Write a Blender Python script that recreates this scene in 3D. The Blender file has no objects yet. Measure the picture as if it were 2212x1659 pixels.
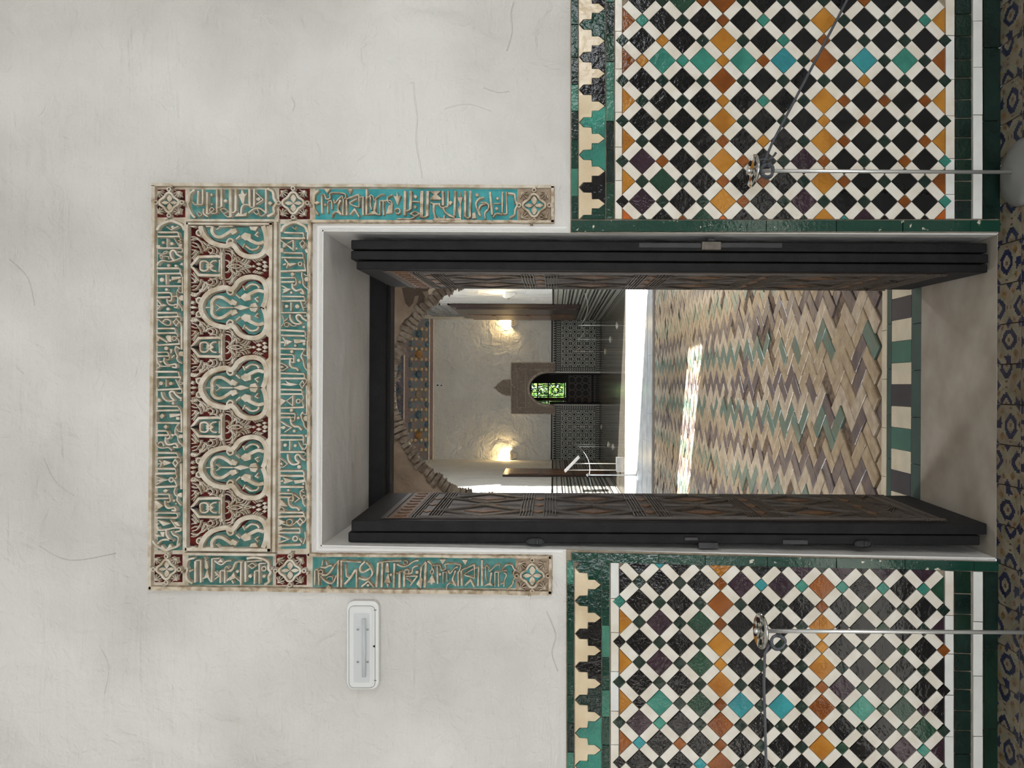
import bpy, bmesh, math, random
from mathutils import Vector, Matrix
random.seed(7)
SC = bpy.context.scene
COL = SC.collection

# ---------------------------------------------------------------- camera
F, PX, PY, TH = 1661.0, 1195.0, 829.5, 0.0052      # focal length (px), principal point, roll
CAMD, CAMZ = 2.6, 1.5                              # distance to the plastered wall, eye height
cam = bpy.data.cameras.new('camera'); camo = bpy.data.objects.new('camera', cam); COL.objects.link(camo)
cam.sensor_fit = 'HORIZONTAL'; cam.sensor_width = 36.0; cam.lens = 36.0 * F / 2212.0
cam.shift_x = (1106.0 - PX) / 2212.0
cam.clip_start = 0.05; cam.clip_end = 300
_n = 1 / math.sqrt(1 + TH * TH)
camo.matrix_world = Matrix(((TH * _n, _n, 0, 0), (0, 0, -1, -CAMD), (-_n, TH * _n, 0, CAMZ), (0, 0, 0, 1)))
SC.camera = camo

# ---------------------------------------------------------------- world, sun, daylight openings, added fill, exposure
SC.view_settings.view_transform = 'Standard'; SC.view_settings.look = 'None'
SC.view_settings.gamma = 1.0; SC.view_settings.use_curve_mapping = False
SC.view_settings.exposure = 0.0
w = bpy.data.worlds.new('world'); SC.world = w; w.use_nodes = True
bg = w.node_tree.nodes['Background']
bg.inputs['Color'].default_value = (0.80, 0.90, 1.0, 1); bg.inputs['Strength'].default_value = 2.2
def light(name, kind, loc, energy, color, direction, **kw):
    l = bpy.data.lights.new(name, kind); l.energy = energy; l.color = color
    for k, v in kw.items(): setattr(l, k, v)
    o = bpy.data.objects.new(name, l); COL.objects.link(o); o.location = loc
    o.rotation_euler = Vector(direction).to_track_quat('-Z', 'Y').to_euler()
    return o
EL = math.radians(38)
light('sun', 'SUN', (8, 0, 12), 25.0, (1.0, 0.98, 0.955), (-.905 * math.cos(EL), .424 * math.cos(EL), -math.sin(EL)), angle=math.radians(0.6))
# added fill lamps behind the camera and at hall west; the rest is daylight
light('fill_behind_camera', 'AREA', (-.25, -5.08, 1.25), 65.0, (.97, .98, 1.0), (-.03, 1, .08), shape='RECTANGLE', size=2.4, size_y=2.4)
light('daylight_side_window', 'AREA', (2.97, -4.0, 1.76), 30.0, (.95, .975, 1.0), (-1, .30, .02), shape='RECTANGLE', size=1.15, size_y=1.4)
light('daylight_hall_window', 'AREA', (2.72, 4.45, 2.8), 120.0, (.96, .98, 1.0), (-1, .1, -.35), shape='RECTANGLE', size=.9, size_y=1.8)
light('fill_hall_west', 'AREA', (-2.72, 3.1, 2.6), 95.0, (.96, .98, 1.0), (1, .0, -.35), shape='RECTANGLE', size=.9, size_y=1.8)
SC.cycles.max_bounces = 5; SC.cycles.diffuse_bounces = 4; SC.cycles.glossy_bounces = 3; SC.cycles.transmission_bounces = 2; SC.cycles.transparent_max_bounces = 6
SC.cycles.use_adaptive_sampling = True; SC.cycles.adaptive_threshold = .08; SC.cycles.use_light_tree = False; SC.cycles.adaptive_min_samples = 16; SC.cycles.light_sampling_threshold = .03
SC.cycles.caustics_reflective = False; SC.cycles.caustics_refractive = False
SC.cycles.sample_clamp_indirect = 6.0

# ---------------------------------------------------------------- projection helpers (photo pixel -> point on a plane of given world y)
def W(px, py, y=0.0):
    dx, dy = px - PX, py - PY
    a, b = dx + TH * dy, dy - TH * dx
    d = (y + CAMD) / F
    return (-b * d, CAMZ - a * d)                   # x, z
def W3(px, py, y): x, z = W(px, py, y); return Vector((x, y, z))
PXM = CAMD / F                                       # metres per pixel on the wall
def floor_y(px): return CAMZ * F / (px - PX) - CAMD  # world y of a floor point

# ---------------------------------------------------------------- materials
def lin(c):
    return tuple(((v / 255) / 12.92 if v <= 10 else (((v / 255) + .055) / 1.055) ** 2.4) for v in c) + (1,)
MATS = {}
def pbr(name, col, rough=.5, var=.12, vs=12., bump=0., bs=60., bd=.002, spec=.5, metal=0., coat=0., col2=None, lo=.35, hi=.65, trans=0., emit=None, es=0., ior=None, b2=0., b2s=8., b2d=.01):
    if name in MATS: return MATS[name]
    m = bpy.data.materials.new(name); m.use_nodes = True; MATS[name] = m
    nt = m.node_tree; N, L = nt.nodes, nt.links; p = N['Principled BSDF']
    p.inputs['Roughness'].default_value = rough; p.inputs['Metallic'].default_value = metal
    p.inputs['Specular IOR Level'].default_value = spec; p.inputs['Coat Weight'].default_value = coat
    p.inputs['Coat Roughness'].default_value = .04; p.inputs['Transmission Weight'].default_value = trans
    if ior: p.inputs['IOR'].default_value = ior
    c = lin(col); p.inputs['Base Color'].default_value = c
    geo = N.new('ShaderNodeNewGeometry')
    if var or col2:
        n = N.new('ShaderNodeTexNoise'); n.inputs['Scale'].default_value = vs; n.inputs['Detail'].default_value = 3
        L.new(geo.outputs['Position'], n.inputs['Vector'])
        r = N.new('ShaderNodeValToRGB'); r.color_ramp.elements[0].position = lo; r.color_ramp.elements[1].position = hi
        c2 = lin(col2) if col2 else tuple(v * (1 - var) for v in c[:3]) + (1,)
        c1 = c if col2 else tuple(min(1, v * (1 + var)) for v in c[:3]) + (1,)
        r.color_ramp.elements[0].color = c2; r.color_ramp.elements[1].color = c1
        L.new(n.outputs['Fac'], r.inputs['Fac']); L.new(r.outputs['Color'], p.inputs['Base Color'])
    prev = None
    for st, sc, ds in ((b2, b2s, b2d), (bump, bs, bd)):
        if st:
            n = N.new('ShaderNodeTexNoise'); n.inputs['Scale'].default_value = sc; n.inputs['Detail'].default_value = 2
            L.new(geo.outputs['Position'], n.inputs['Vector'])
            b = N.new('ShaderNodeBump'); b.inputs['Strength'].default_value = st; b.inputs['Distance'].default_value = ds
            L.new(n.outputs['Fac'], b.inputs['Height'])
            if prev: L.new(prev.outputs['Normal'], b.inputs['Normal'])
            prev = b
    if prev: L.new(prev.outputs['Normal'], p.inputs['Normal'])
    if emit:
        p.inputs['Emission Color'].default_value = lin(emit); p.inputs['Emission Strength'].default_value = es
    return m

def plaster(name, col, col2, big=.25, fine=.35):
    """lime plaster: trowelled lumps, hairline ridges, faint stains"""
    m = bpy.data.materials.new(name); m.use_nodes = True; MATS[name] = m
    nt = m.node_tree; N, L = nt.nodes, nt.links; p = N['Principled BSDF']
    p.inputs['Roughness'].default_value = .85; p.inputs['Specular IOR Level'].default_value = .25
    geo = N.new('ShaderNodeNewGeometry')
    def noise(s, d, dist=0.0):
        n = N.new('ShaderNodeTexNoise'); n.inputs['Scale'].default_value = s; n.inputs['Detail'].default_value = d
        n.inputs['Distortion'].default_value = dist; L.new(geo.outputs['Position'], n.inputs['Vector']); return n
    n1 = noise(1.3, 4); r = N.new('ShaderNodeValToRGB')
    r.color_ramp.elements[0].position = .35; r.color_ramp.elements[0].color = lin(col2)
    r.color_ramp.elements[1].position = .6; r.color_ramp.elements[1].color = lin(col)
    L.new(n1.outputs['Fac'], r.inputs['Fac']); L.new(r.outputs['Color'], p.inputs['Base Color'])
    prev = None
    mp = N.new('ShaderNodeMapping'); mp.inputs['Scale'].default_value = (2.2, 6, 16); L.new(geo.outputs['Position'], mp.inputs['Vector'])
    for s, d, st, ds, dist in ((2.6, 2, big, .09, .8), (1.0, 3, big, .010, 1.5), (11, 4, big, .016, 1.6), (70, 3, fine, .0036, .4)):
        n = noise(s, d, dist)
        if s == 1.0: L.new(mp.outputs['Vector'], n.inputs['Vector'])
        b = N.new('ShaderNodeBump'); b.inputs['Strength'].default_value = st; b.inputs['Distance'].default_value = ds
        L.new(n.outputs['Fac'], b.inputs['Height'])
        if prev: L.new(prev.outputs['Normal'], b.inputs['Normal'])
        prev = b
    L.new(prev.outputs['Normal'], p.inputs['Normal'])
    return m

M_PLASTER = plaster('white_plaster', (222, 218, 211), (198, 193, 186), .62, .6)
M_PLASTER_SMOOTH = plaster('reveal_plaster', (234, 231, 226), (224, 220, 214), .16, .15)
M_PLASTER_OLD = plaster('old_plaster', (176, 162, 146), (128, 112, 96), .5, .5)
M_PLASTER_PEEL = plaster('peeled_plaster', (112, 102, 90), (84, 75, 66), .5, .5)
M_PLASTER_ROOM = plaster('chamber_plaster', (230, 227, 219), (220, 216, 207), .9, .3)
M_STUCCO = pbr('stucco_cream', (212, 201, 184), .8, .0, 30, .35, 220, .0015, .25, col2=(176, 158, 132), lo=.3, hi=.62)
M_STUCCO_W = pbr('stucco_worn', (205, 190, 168), .85, .0, 40, .6, 120, .002, .25, col2=(150, 130, 105), lo=.35, hi=.6)
M_TEALP = pbr('teal_paint', (104, 152, 147), .8, .0, 25, .3, 150, .0015, .2, col2=(66, 124, 118))
M_TEALG = pbr('green_teal_paint', (98, 132, 124), .8, .0, 25, .3, 150, .0015, .2, col2=(52, 104, 94))
M_TEALB = pbr('bright_teal_paint', (88, 170, 172), .75, .0, 18, .3, 120, .0015, .2, col2=(56, 148, 152))
M_REDP = pbr('oxblood_paint', (104, 34, 28), .8, .0, 35, .3, 150, .001, .2, col2=(48, 16, 16))
M_HOLE = pbr('dark_hole', (14, 10, 10), .9, 0)
GL = dict(rough=.05, var=.16, vs=9, bump=.55, bs=120, bd=.0016, b2=.55, b2s=26, b2d=.004, spec=.40)
def glaze(n, c, c2=None): return pbr(n, c, col2=c2, **GL)
TILE = {'K': glaze('glaze_black', (10, 9, 10)), 'D': glaze('glaze_dark_green', (22, 42, 32)), 'G': glaze('glaze_green', (30, 66, 46), (20, 48, 34)),
        'T': glaze('glaze_teal', (58, 134, 116), (44, 108, 94)), 'C': glaze('glaze_turquoise', (52, 142, 146), (40, 118, 124)),
        'A': glaze('glaze_amber', (180, 122, 40), (148, 92, 22)), 'B': glaze('glaze_brown', (138, 76, 18), (106, 54, 10)),
        'P': glaze('glaze_aubergine', (52, 32, 42), (40, 25, 33)), 'O': glaze('glaze_orange', (176, 86, 24)), 'Q': glaze('glaze_deep_green', (18, 60, 46), (14, 46, 36)),
        'X': glaze('glaze_pine', (24, 44, 38), (18, 33, 28)), 'J': glaze('glaze_jade', (66, 122, 102), (50, 98, 82)),
        'W': pbr('glaze_white', (230, 223, 210), .14, .0, 14, .25, 60, .0015, .5, col2=(216, 206, 189), b2=.3, b2s=22, b2d=.003),
        'V': pbr('glaze_cool_white', (224, 222, 216), .14, .05, 14, .2, 60, .001, .5),
        'E': pbr('glaze_chipped_green', (196, 188, 170), .1, .0, 48, .4, 90, .002, .55, col2=(18, 58, 45), lo=.665, hi=.70),
        'S': pbr('glaze_sand', (222, 203, 170), .12, .0, 10, .3, 50, .002, .5, col2=(204, 182, 148), b2=.35, b2s=20, b2d=.004)}
M_GROUT = pbr('grout', (150, 136, 116), .9, .2, 40, .4, 200, .001)
M_WOOD = pbr('dark_wood', (24, 22, 22), .65, .25, 20, .5, 90, .002, .22)
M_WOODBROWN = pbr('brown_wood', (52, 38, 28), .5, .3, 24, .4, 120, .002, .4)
M_WOODAMBER = pbr('amber_wood', (104, 70, 40), .55, .3, 60, .6, 160, .003, .4)
M_WOODSTRAP = pbr('carved_strap', (70, 60, 52), .34, .25, 30, .2, 160, .001, .5)
M_IRON = pbr('dark_iron', (52, 50, 49), .5, .2, 40, .3, 120, .001, .5, metal=.6)
M_STEEL = pbr('brushed_steel', (214, 212, 208), .34, 0, metal=.75)
M_CHROME = pbr('polished_chrome', (196, 194, 190), .12, 0, metal=1.0)
M_ROPE = pbr('grey_rope', (72, 74, 78), .7, .2, 400, .5, 900, .001)
M_PLASTICW = pbr('white_plastic', (226, 224, 219), .35, 0)
M_PLASTICG = pbr('grey_plastic', (118, 117, 114), .5, .05)

# ---------------------------------------------------------------- mesh building
class MB:
    def __init__(s): s.v, s.f, s.m = [], [], []
    def add(s, vs, fs, mi=0):
        o = len(s.v); s.v += [tuple(x) for x in vs]; s.f += [tuple(i + o for i in f) for f in fs]; s.m += [mi] * len(fs)
    def box(s, a, b, mi=0):
        x0, y0, z0 = a; x1, y1, z1 = b
        s.add([(x0, y0, z0), (x1, y0, z0), (x1, y1, z0), (x0, y1, z0), (x0, y0, z1), (x1, y0, z1), (x1, y1, z1), (x0, y1, z1)],
              [(0, 3, 2, 1), (4, 5, 6, 7), (0, 1, 5, 4), (1, 2, 6, 5), (2, 3, 7, 6), (3, 0, 4, 7)], mi)
    def prism(s, pts, y0, y1, bev=0., mi=0, back=False):
        """polygon of (x, z) points standing from y0 out to y1 (towards the viewer)"""
        n = len(pts)
        cx = sum(p[0] for p in pts) / n; cz = sum(p[1] for p in pts) / n
        top = []
        for x, z in pts:
            d = math.hypot(x - cx, z - cz) or 1; k = max(0, 1 - bev / d); top.append((cx + (x - cx) * k, cz + (z - cz) * k))
        ar = sum(pts[i][0] * pts[(i + 1) % n][1] - pts[(i + 1) % n][0] * pts[i][1] for i in range(n))
        ys = y1 + (bev * .6 if y1 < y0 else -bev * .6) if bev else y1
        vs = [(x, y0, z) for x, z in pts] + [(x, ys, z) for x, z in pts] + ([(x, y1, z) for x, z in top] if bev else [])
        fs = [(i, (i + 1) % n, n + (i + 1) % n, n + i) for i in range(n)]
        if bev:
            fs += [(n + i, n + (i + 1) % n, 2 * n + (i + 1) % n, 2 * n + i) for i in range(n)]; t = 2 * n
        else: t = n
        fs.append(tuple(range(t, t + n)))
        if back: fs.append(tuple(range(n - 1, -1, -1)))
        if ar < 0: fs = [f[::-1] for f in fs]
        s.add(vs, fs, mi)
    def ribbon(s, pts, w, y0, y1, closed=False, bev=None, mi=0, w2=None):
        """a raised stroke along (x, z) points"""
        n = len(pts)
        if n < 2: return
        b = min(.3 * w, .0016) if bev is None else bev
        vs, fs = [], []
        for i in range(n):
            p = pts[i]
            a = pts[i - 1] if (i or closed) else p
            c = pts[(i + 1) % n] if (i < n - 1 or closed) else p
            d1 = Vector((p[0] - a[0], p[1] - a[1])); d2 = Vector((c[0] - p[0], c[1] - p[1]))
            if d1.length < 1e-9: d1 = d2
            if d2.length < 1e-9: d2 = d1
            d1.normalize(); d2.normalize(); t = d1 + d2
            if t.length < 1e-4: t = d1
            t.normalize(); nn = Vector((-t.y, t.x)); k = max(.55, nn.dot(Vector((-d1.y, d1.x))))
            ww = w if w2 is None else w + (w2 - w) * i / (n - 1)
            h = ww / 2 / k; q = max(.0002, ww / 2 - b) / k
            vs += [(p[0] + nn.x * h, y0, p[1] + nn.y * h), (p[0] + nn.x * q, y1, p[1] + nn.y * q),
                   (p[0] - nn.x * q, y1, p[1] - nn.y * q), (p[0] - nn.x * h, y0, p[1] - nn.y * h)]
        for i in range(n if closed else n - 1):
            j = (i + 1) % n
            for k in range(3): fs.append((4 * i + k, 4 * j + k, 4 * j + k + 1, 4 * i + k + 1))
        if not closed: fs += [(0, 1, 2, 3), (4 * n - 1, 4 * n - 2, 4 * n - 3, 4 * n - 4)]
        s.add(vs, fs, mi)
    def tube(s, pts, r, seg=8, mi=0, r2=None, cap=True):
        pts = [Vector(p) for p in pts]; n = len(pts); base = len(s.v); fs = []; vs = []
        up = None
        for i, p in enumerate(pts):
            t = (pts[min(i + 1, n - 1)] - pts[max(i - 1, 0)]).normalized()
            if up is None: up = t.orthogonal().normalized()
            up = (up - t * up.dot(t)).normalized(); sd = t.cross(up)
            rr = r if r2 is None else r + (r2 - r) * i / (n - 1)
            for k in range(seg):
                a = 2 * math.pi * k / seg; vs.append(p + (up * math.cos(a) + sd * math.sin(a)) * rr)
        for i in range(n - 1):
            for k in range(seg): fs.append((i * seg + k, i * seg + (k + 1) % seg, (i + 1) * seg + (k + 1) % seg, (i + 1) * seg + k))
        if cap: fs += [tuple(range(seg))[::-1], tuple(range((n - 1) * seg, n * seg))]
        s.add(vs, fs, mi)
    def lathe(s, prof, c, seg=24, mi=0):
        """profile of (r, z) turned about the vertical through c"""
        n = len(prof); vs = [(c[0] + r * math.cos(2 * math.pi * k / seg), c[1] + r * math.sin(2 * math.pi * k / seg), c[2] + z) for r, z in prof for k in range(seg)]
        fs = [(i * seg + k, i * seg + (k + 1) % seg, (i + 1) * seg + (k + 1) % seg, (i + 1) * seg + k) for i in range(n - 1) for k in range(seg)]
        s.add(vs, fs + [tuple(range(seg))[::-1], tuple(range((n - 1) * seg, n * seg))], mi)
    def mesh(s, name, mats, smooth=False):
        me = bpy.data.meshes.new(name); me.from_pydata(s.v, [], s.f); me.update()
        for m in (mats if isinstance(mats, (list, tuple)) else [mats]): me.materials.append(m)
        if any(s.m): me.polygons.foreach_set('material_index', s.m)
        if smooth: me.polygons.foreach_set('use_smooth', [True] * len(s.f))
        return me
    def build(s, name, mats, parent=None, smooth=False, loc=None, **props):
        return link(name, s.mesh(name, mats, smooth), parent, loc, **props)
def link(name, data, parent=None, loc=None, rot=None, **props):
    o = bpy.data.objects.new(name, data); COL.objects.link(o)
    if parent: o.parent = parent; o.matrix_parent_inverse = Matrix.Identity(4) if parent.location.length == 0 else Matrix.Translation(-parent.location)
    if loc is not None: o.location = loc
    if rot is not None: o.rotation_euler = rot
    for k, v in props.items(): o[k] = v
    return o
def thing(name, label, cat, loc=(0, 0, 0), group=None, kind=None):
    o = link(name, None, None, loc); o['label'] = label; o['category'] = cat
    if group: o['group'] = group
    if kind: o['kind'] = kind
    return o
def box(name, a, b, mat, parent=None, **props):
    m = MB(); m.box(a, b); return m.build(name, mat, parent, **props)
def smooth_pts(p, seg=4, closed=False):
    n = len(p); out = []
    if n < 3: return list(p)
    for i in range(n if closed else n - 1):
        g = lambda k: p[k % n] if closed else p[max(0, min(n - 1, k))]
        a, b, c, d = g(i - 1), g(i), g(i + 1), g(i + 2)
        for k in range(seg):
            t = k / seg
            out.append(tuple(.5 * (2 * b[j] + (c[j] - a[j]) * t + (2 * a[j] - 5 * b[j] + 4 * c[j] - d[j]) * t * t + (3 * b[j] - a[j] - 3 * c[j] + d[j]) * t ** 3) for j in range(2)))
    if not closed: out.append(tuple(p[-1]))
    return out
def circle(cx, cy, r, n=12, ry=None): return [(cx + r * math.cos(2 * math.pi * k / n), cy + (ry or r) * math.sin(2 * math.pi * k / n)) for k in range(n)]
def bevel_mod(o, w=.004, seg=2):
    b = o.modifiers.new('edge', 'BEVEL'); b.width = w; b.segments = seg; b.limit_method = 'ANGLE'; return o
# ================================================================ SETTING: entrance room (camera side)
ZT = 2.284                                          # soffit height of the doorway
JR, JLT, JLB = .5165, -.553, -.584                  # right jamb, left jamb at top and at floor
m = MB()
m.prism([(-3, 0), (JLB, 0), (JLT, ZT), (JR, ZT), (JR, 0), (3, 0), (3, 4.4), (-3, 4.4)], .70, 0, back=True)
wall_front = m.build('wall_front', M_PLASTER, kind='structure', label='white lime plaster wall around the tall doorway, above the tiled dado')
# reveal lining: slightly smoother plaster inside the doorway (jambs and soffit)
m = MB()
m.add([(JR, .001, 0), (JR, .70, 0), (JR, .70, ZT), (JR, .001, ZT)], [(0, 1, 2, 3)])
m.box((JR - .004, .002, .0), (JR + .002, .699, ZT)); m.box((JLT - .003, .002, ZT - .004), (JR, .699, ZT + .002))
m.add([(JLB, .002, 0), (JLB, .699, 0), (JLT, .699, ZT), (JLT, .002, ZT), (JLB + .004, .002, 0), (JLB + .004, .699, 0), (JLT + .004, .699, ZT), (JLT + .004, .002, ZT)],
      [(0, 1, 2, 3), (4, 7, 6, 5), (0, 4, 5, 1), (3, 2, 6, 7), (0, 3, 7, 4), (1, 5, 6, 2)])
m.build('reveal_lining', M_PLASTER_SMOOTH, wall_front)
# cracks and trowel ridges in the plaster
CR = [([(893, 178), (896, 215), (901, 255), (899, 300), (905, 340), (912, 385)], 2.2), ([(886, 180), (893, 178)], 2), ([(1110, 5), (1104, 30), (1106, 70), (1095, 110)], 1.6),
      ([(1045, 190), (1075, 200), (1100, 197)], 1.5), ([(95, 990), (120, 1040), (160, 1070)], 1.4), ([(215, 1395), (235, 1440), (225, 1500)], 1.4),
      ([(1180, 1320), (1200, 1370), (1192, 1410), (1205, 1450)], 1.4), ([(85, 1180), (150, 1210), (250, 1195)], 1.2), ([(20, 560), (60, 600), (75, 660)], 1.2),
      ([(960, 235), (1010, 225), (1060, 240)], 1.3), ([(630, 210), (636, 225), (632, 240)], 1.4)]
for pts, wd in CR:
    m = MB(); m.ribbon([W(*p) for p in smooth_pts(pts)], wd * PXM * 2.6, .001, -.0034, bev=wd * PXM * 1.1); m.build('plaster_ridge', M_PLASTER, wall_front)
# raised arris around the opening, between stucco and jamb
m = MB()
m.ribbon([W(1216, 1191), W(686, 1187), W(688, 490), W(1224, 492)], .014, .001, -.003, bev=.003)
m.build('plaster_margin', M_PLASTER_SMOOTH, wall_front)

box('wall_left', (-3.15, -5.15, 0), (-3.0, .0, 4.4), M_PLASTER, kind='structure', label='white plaster side wall of the entrance room, left of the camera')
m = MB()                                             # right wall with its window
for ya_, yb_, za_, zb_ in [(-5.15, -4.6, 0, 4.4), (-4.6, -3.9, 0, 1.02), (-4.6, -3.9, 2.5, 4.4), (-3.9, -3.4, 0, 1.02), (-3.9, -3.4, 2.5, 3.22), (-3.9, -3.4, 4.15, 4.4), (-3.4, -2.6, 0, 3.22), (-3.4, -2.6, 4.15, 4.4), (-2.6, 0, 0, 4.4)]: m.box((3.0, ya_, za_), (3.15, yb_, zb_))
m.build('wall_right', M_PLASTER, kind='structure', label='white plaster side wall with two windows, right of the camera')
m = MB()                                             # rear wall; its wide opening is added to carry the fill light
m.box((-3, -5.15, 0), (-1.5, -5.0, 4.4)); m.box((1.0, -5.15, 0), (3, -5.0, 4.4)); m.box((-1.5, -5.15, 3.4), (1.0, -5.0, 4.4))
m.build('wall_back', M_PLASTER, kind='structure', label='white plaster rear wall with a wide opening added for fill light')
box('ceiling', (-3.15, -5.15, 4.4), (3.15, .7, 4.52), M_PLASTER_SMOOTH, kind='structure', label='plain white ceiling of the entrance room')

# ---- floor of the entrance room: painted tiles
M_FT = [pbr('tile_cream', (128, 119, 102), .45, .0, 16, .3, 80, .001, .3, col2=(104, 93, 76)), pbr('tile_navy', (30, 34, 56), .4, .25, 14, .2, 80, .001, .3),
        pbr('tile_ochre', (106, 82, 48), .42, .25, 40, 0), pbr('tile_sage', (98, 106, 84), .42, .2, 30, 0), pbr('tile_umber', (78, 62, 44), .45, .2, 30, 0)]
floor = box('floor', (-3, -5, -.06), (3, 0, -.012), pbr('floor_bed', (92, 82, 70), .9, .2, 30), kind='structure', label='patterned antique tile floor of the entrance room')
PAT = ["11000000000000000011", "10000000000440000001", "00002200000000033000", "00022220001111003000", "00024220011111103300", "00002203111111110030",
       "00000033111001111000", "00000301110000111100", "11110001100000011000", "11110001100440011001", "11111001100440011011", "11110001110000111001",
       "00110000111001111000", "00010300011111110000", "00000330001111100022", "00022033000110000242", "00024200300000033220", "10022000033000330001",
       "11000000000440000011", "11100000000000000111"]
def floor_tile_mesh(flip):
    mm = MB(); n = 20; s = .1335; g = .0018
    rows = PAT if not flip else [r[::-1] for r in PAT[10:] + PAT[:10]]
    for j in range(n):
        for i in range(n):
            x0, x1 = -s / 2 + g + (s - 2 * g) * i / n, -s / 2 + g + (s - 2 * g) * (i + 1) / n
            y0, y1 = -s / 2 + g + (s - 2 * g) * j / n, -s / 2 + g + (s - 2 * g) * (j + 1) / n
            mm.add([(x0, y0, 0), (x1, y0, 0), (x1, y1, 0), (x0, y1, 0)], [(0, 1, 2, 3)], int(rows[j][i]))
    h = s / 2 - g
    mm.add([(-h, -h, 0), (h, -h, 0), (h, h, 0), (-h, h, 0), (-h, -h, -.014), (h, -h, -.014), (h, h, -.014), (-h, h, -.014)], [(0, 4, 5, 1), (1, 5, 6, 2), (2, 6, 7, 3), (3, 7, 4, 0)])
    return mm.mesh('floor_tile', M_FT)
FTM = [floor_tile_mesh(False), floor_tile_mesh(True)]
for j in range(2):
    for i in range(-12, 12):
        o = link('tile', FTM[(i + j) % 2], floor, (W(2175, 745, 0)[0] + i * .1335, -.067 - j * .1335, random.uniform(-.0008, .0008)),
                 (random.uniform(-.006, .006), random.uniform(-.006, .006), math.pi / 2 * ((i // 2 + j) % 4)))
box('floor_border', (-3, -5, -.012), (3, -.27, -.001), pbr('floor_far', (190, 188, 182), .4, .0, 5, .2, 40, .002, col2=(170, 168, 162)), floor)

# ---- doorway: grey threshold slab, then bands of glazed tile
thr = box('floor_threshold', (JLB, .0, -.05), (JR, floor_y(1990), .001), pbr('threshold_slab', (166, 158, 146), .42, .06, 6, .08, 40, .002, .35, col2=(146, 136, 122)), kind='structure', label='smooth grey slab between the door leaves')
hall = box('floor_hall', (-2.6, floor_y(1990), -.08), (2.6, 9.0, -.016), pbr('hall_bed', (104, 88, 70), .95, .3, 30, .6, 60, .004), kind='structure', label='worn herringbone brick floor with glazed tile border beyond the doors')
def slab(name, x0, x1, y0, y1, z, mat, parent, t=.014):
    mm = MB(); mm.box((x0, y0, z - t), (x1, y1, z)); return bevel_mod(mm.build(name, mat, parent), .0015, 1)
MT = {'g': pbr('tile_slate_green', (62, 84, 80), .35, .12, 8, .1, 60, .001), 'k': pbr('tile_charcoal', (66, 64, 70), .35, .12, 8, .1, 60, .001),
      'c': pbr('tile_bone', (214, 204, 180), .4, .08, 10, .1, 60, .001), 't': pbr('tile_sea_green', (70, 112, 100), .35, .12, 8, .1, 60, .001)}
ya, yb, yc, yd, ye = floor_y(1990), floor_y(1968.5), floor_y(1926), floor_y(1916), floor_y(1905.5)
for k in range(-5, 6): slab('tile', .064 + k * .194 + .001, .064 + (k + 1) * .194 - .001, ya + .001, yb - .001, .001, MT['g'], hall)
for k in range(-10, 11): slab('tile', -.041 + .094 * k - .0463, -.041 + .094 * k + .0463, yb + .001, yc - .001, .001, MT[('k', 'c', 't', 'c')[k % 4]], hall)
for k in range(-5, 6): slab('tile', .075 + k * .20 + .001, .075 + (k + 1) * .20 - .001, yc + .001, yd - .001, .001, MT['g'], hall)
for k in range(-5, 6): slab('tile', .03 + k * .22 + .001, .03 + (k + 1) * .22 - .001, yd + .001, ye - .001, .002, MT['c'], hall)

# ---- herringbone bricks
BL, BW = .196, .085
MBR = {'tan': pbr('brick_sand', (190, 172, 144), .34, .0, 18, .45, 70, .003, .4, col2=(160, 140, 115), b2=.5, b2s=14, b2d=.006), 'pale': pbr('brick_pale', (204, 190, 168), .34, .0, 18, .45, 70, .003, .4, col2=(172, 154, 132), b2=.5, b2s=14, b2d=.006),
       'teal': pbr('brick_glazed_teal', (104, 132, 124), .28, .0, 16, .4, 60, .003, .5, col2=(120, 124, 104), b2=.5, b2s=14, b2d=.006),
       'mauve': pbr('brick_mauve', (100, 92, 96), .3, .0, 16, .4, 60, .003, .5, col2=(126, 110, 102), b2=.5, b2s=14, b2d=.006), 'worn': pbr('brick_worn', (132, 114, 94), .7, .0, 30, .9, 50, .008, .3, col2=(84, 70, 60), b2=.9, b2s=24, b2d=.012)}
def brick_mesh(seed):
    r = random.Random(seed); mm = MB(); g = .0022
    a, b = BL / 2 - g, BW / 2 - g; c = .004
    j = lambda: r.uniform(-.0016, .0016)
    lo = [(-a, -b), (a, -b), (a, b), (-a, b)]
    top = [(-a + c, -b + c), (a - c, -b + c), (a - c, b - c), (-a + c, b - c)]
    vs = [(x, y, -.022) for x, y in lo] + [(x, y, -.004 + j()) for x, y in lo] + [(x, y, j()) for x, y in top]
    fs = [(0, 1, 5, 4), (1, 2, 6, 5), (2, 3, 7, 6), (3, 0, 4, 7), (4, 5, 9, 8), (5, 6, 10, 9), (6, 7, 11, 10), (7, 4, 8, 11), (8, 9, 10, 11)]
    mm.add(vs, fs); return mm
BM = {}
for key in MBR:
    for s in range(3): BM[key, s] = brick_mesh(s * 7 + len(key)).mesh('brick', MBR[key])
R45 = math.sqrt(.5)
allb = []
for k in range(-60, 60):
    for mrow in range(-40, 60):
        for vert in (0, 1):
            ox, oy = k * BW + mrow * BL, k * BW - mrow * BL
            if not vert: cu, cv = ox + BL / 2, oy + BW / 2
            else: cu, cv = ox + BL + BW / 2, oy + BW - BL / 2
            x = (cu + cv) * R45; y = (cu - cv) * R45 + 1.0
            if abs(x) < 2.55 and ye + .02 < y < 8.68: allb.append((y, x, k, vert))
allb.sort()
rest = {k: MB() for k in MBR}; nb = 0
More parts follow.
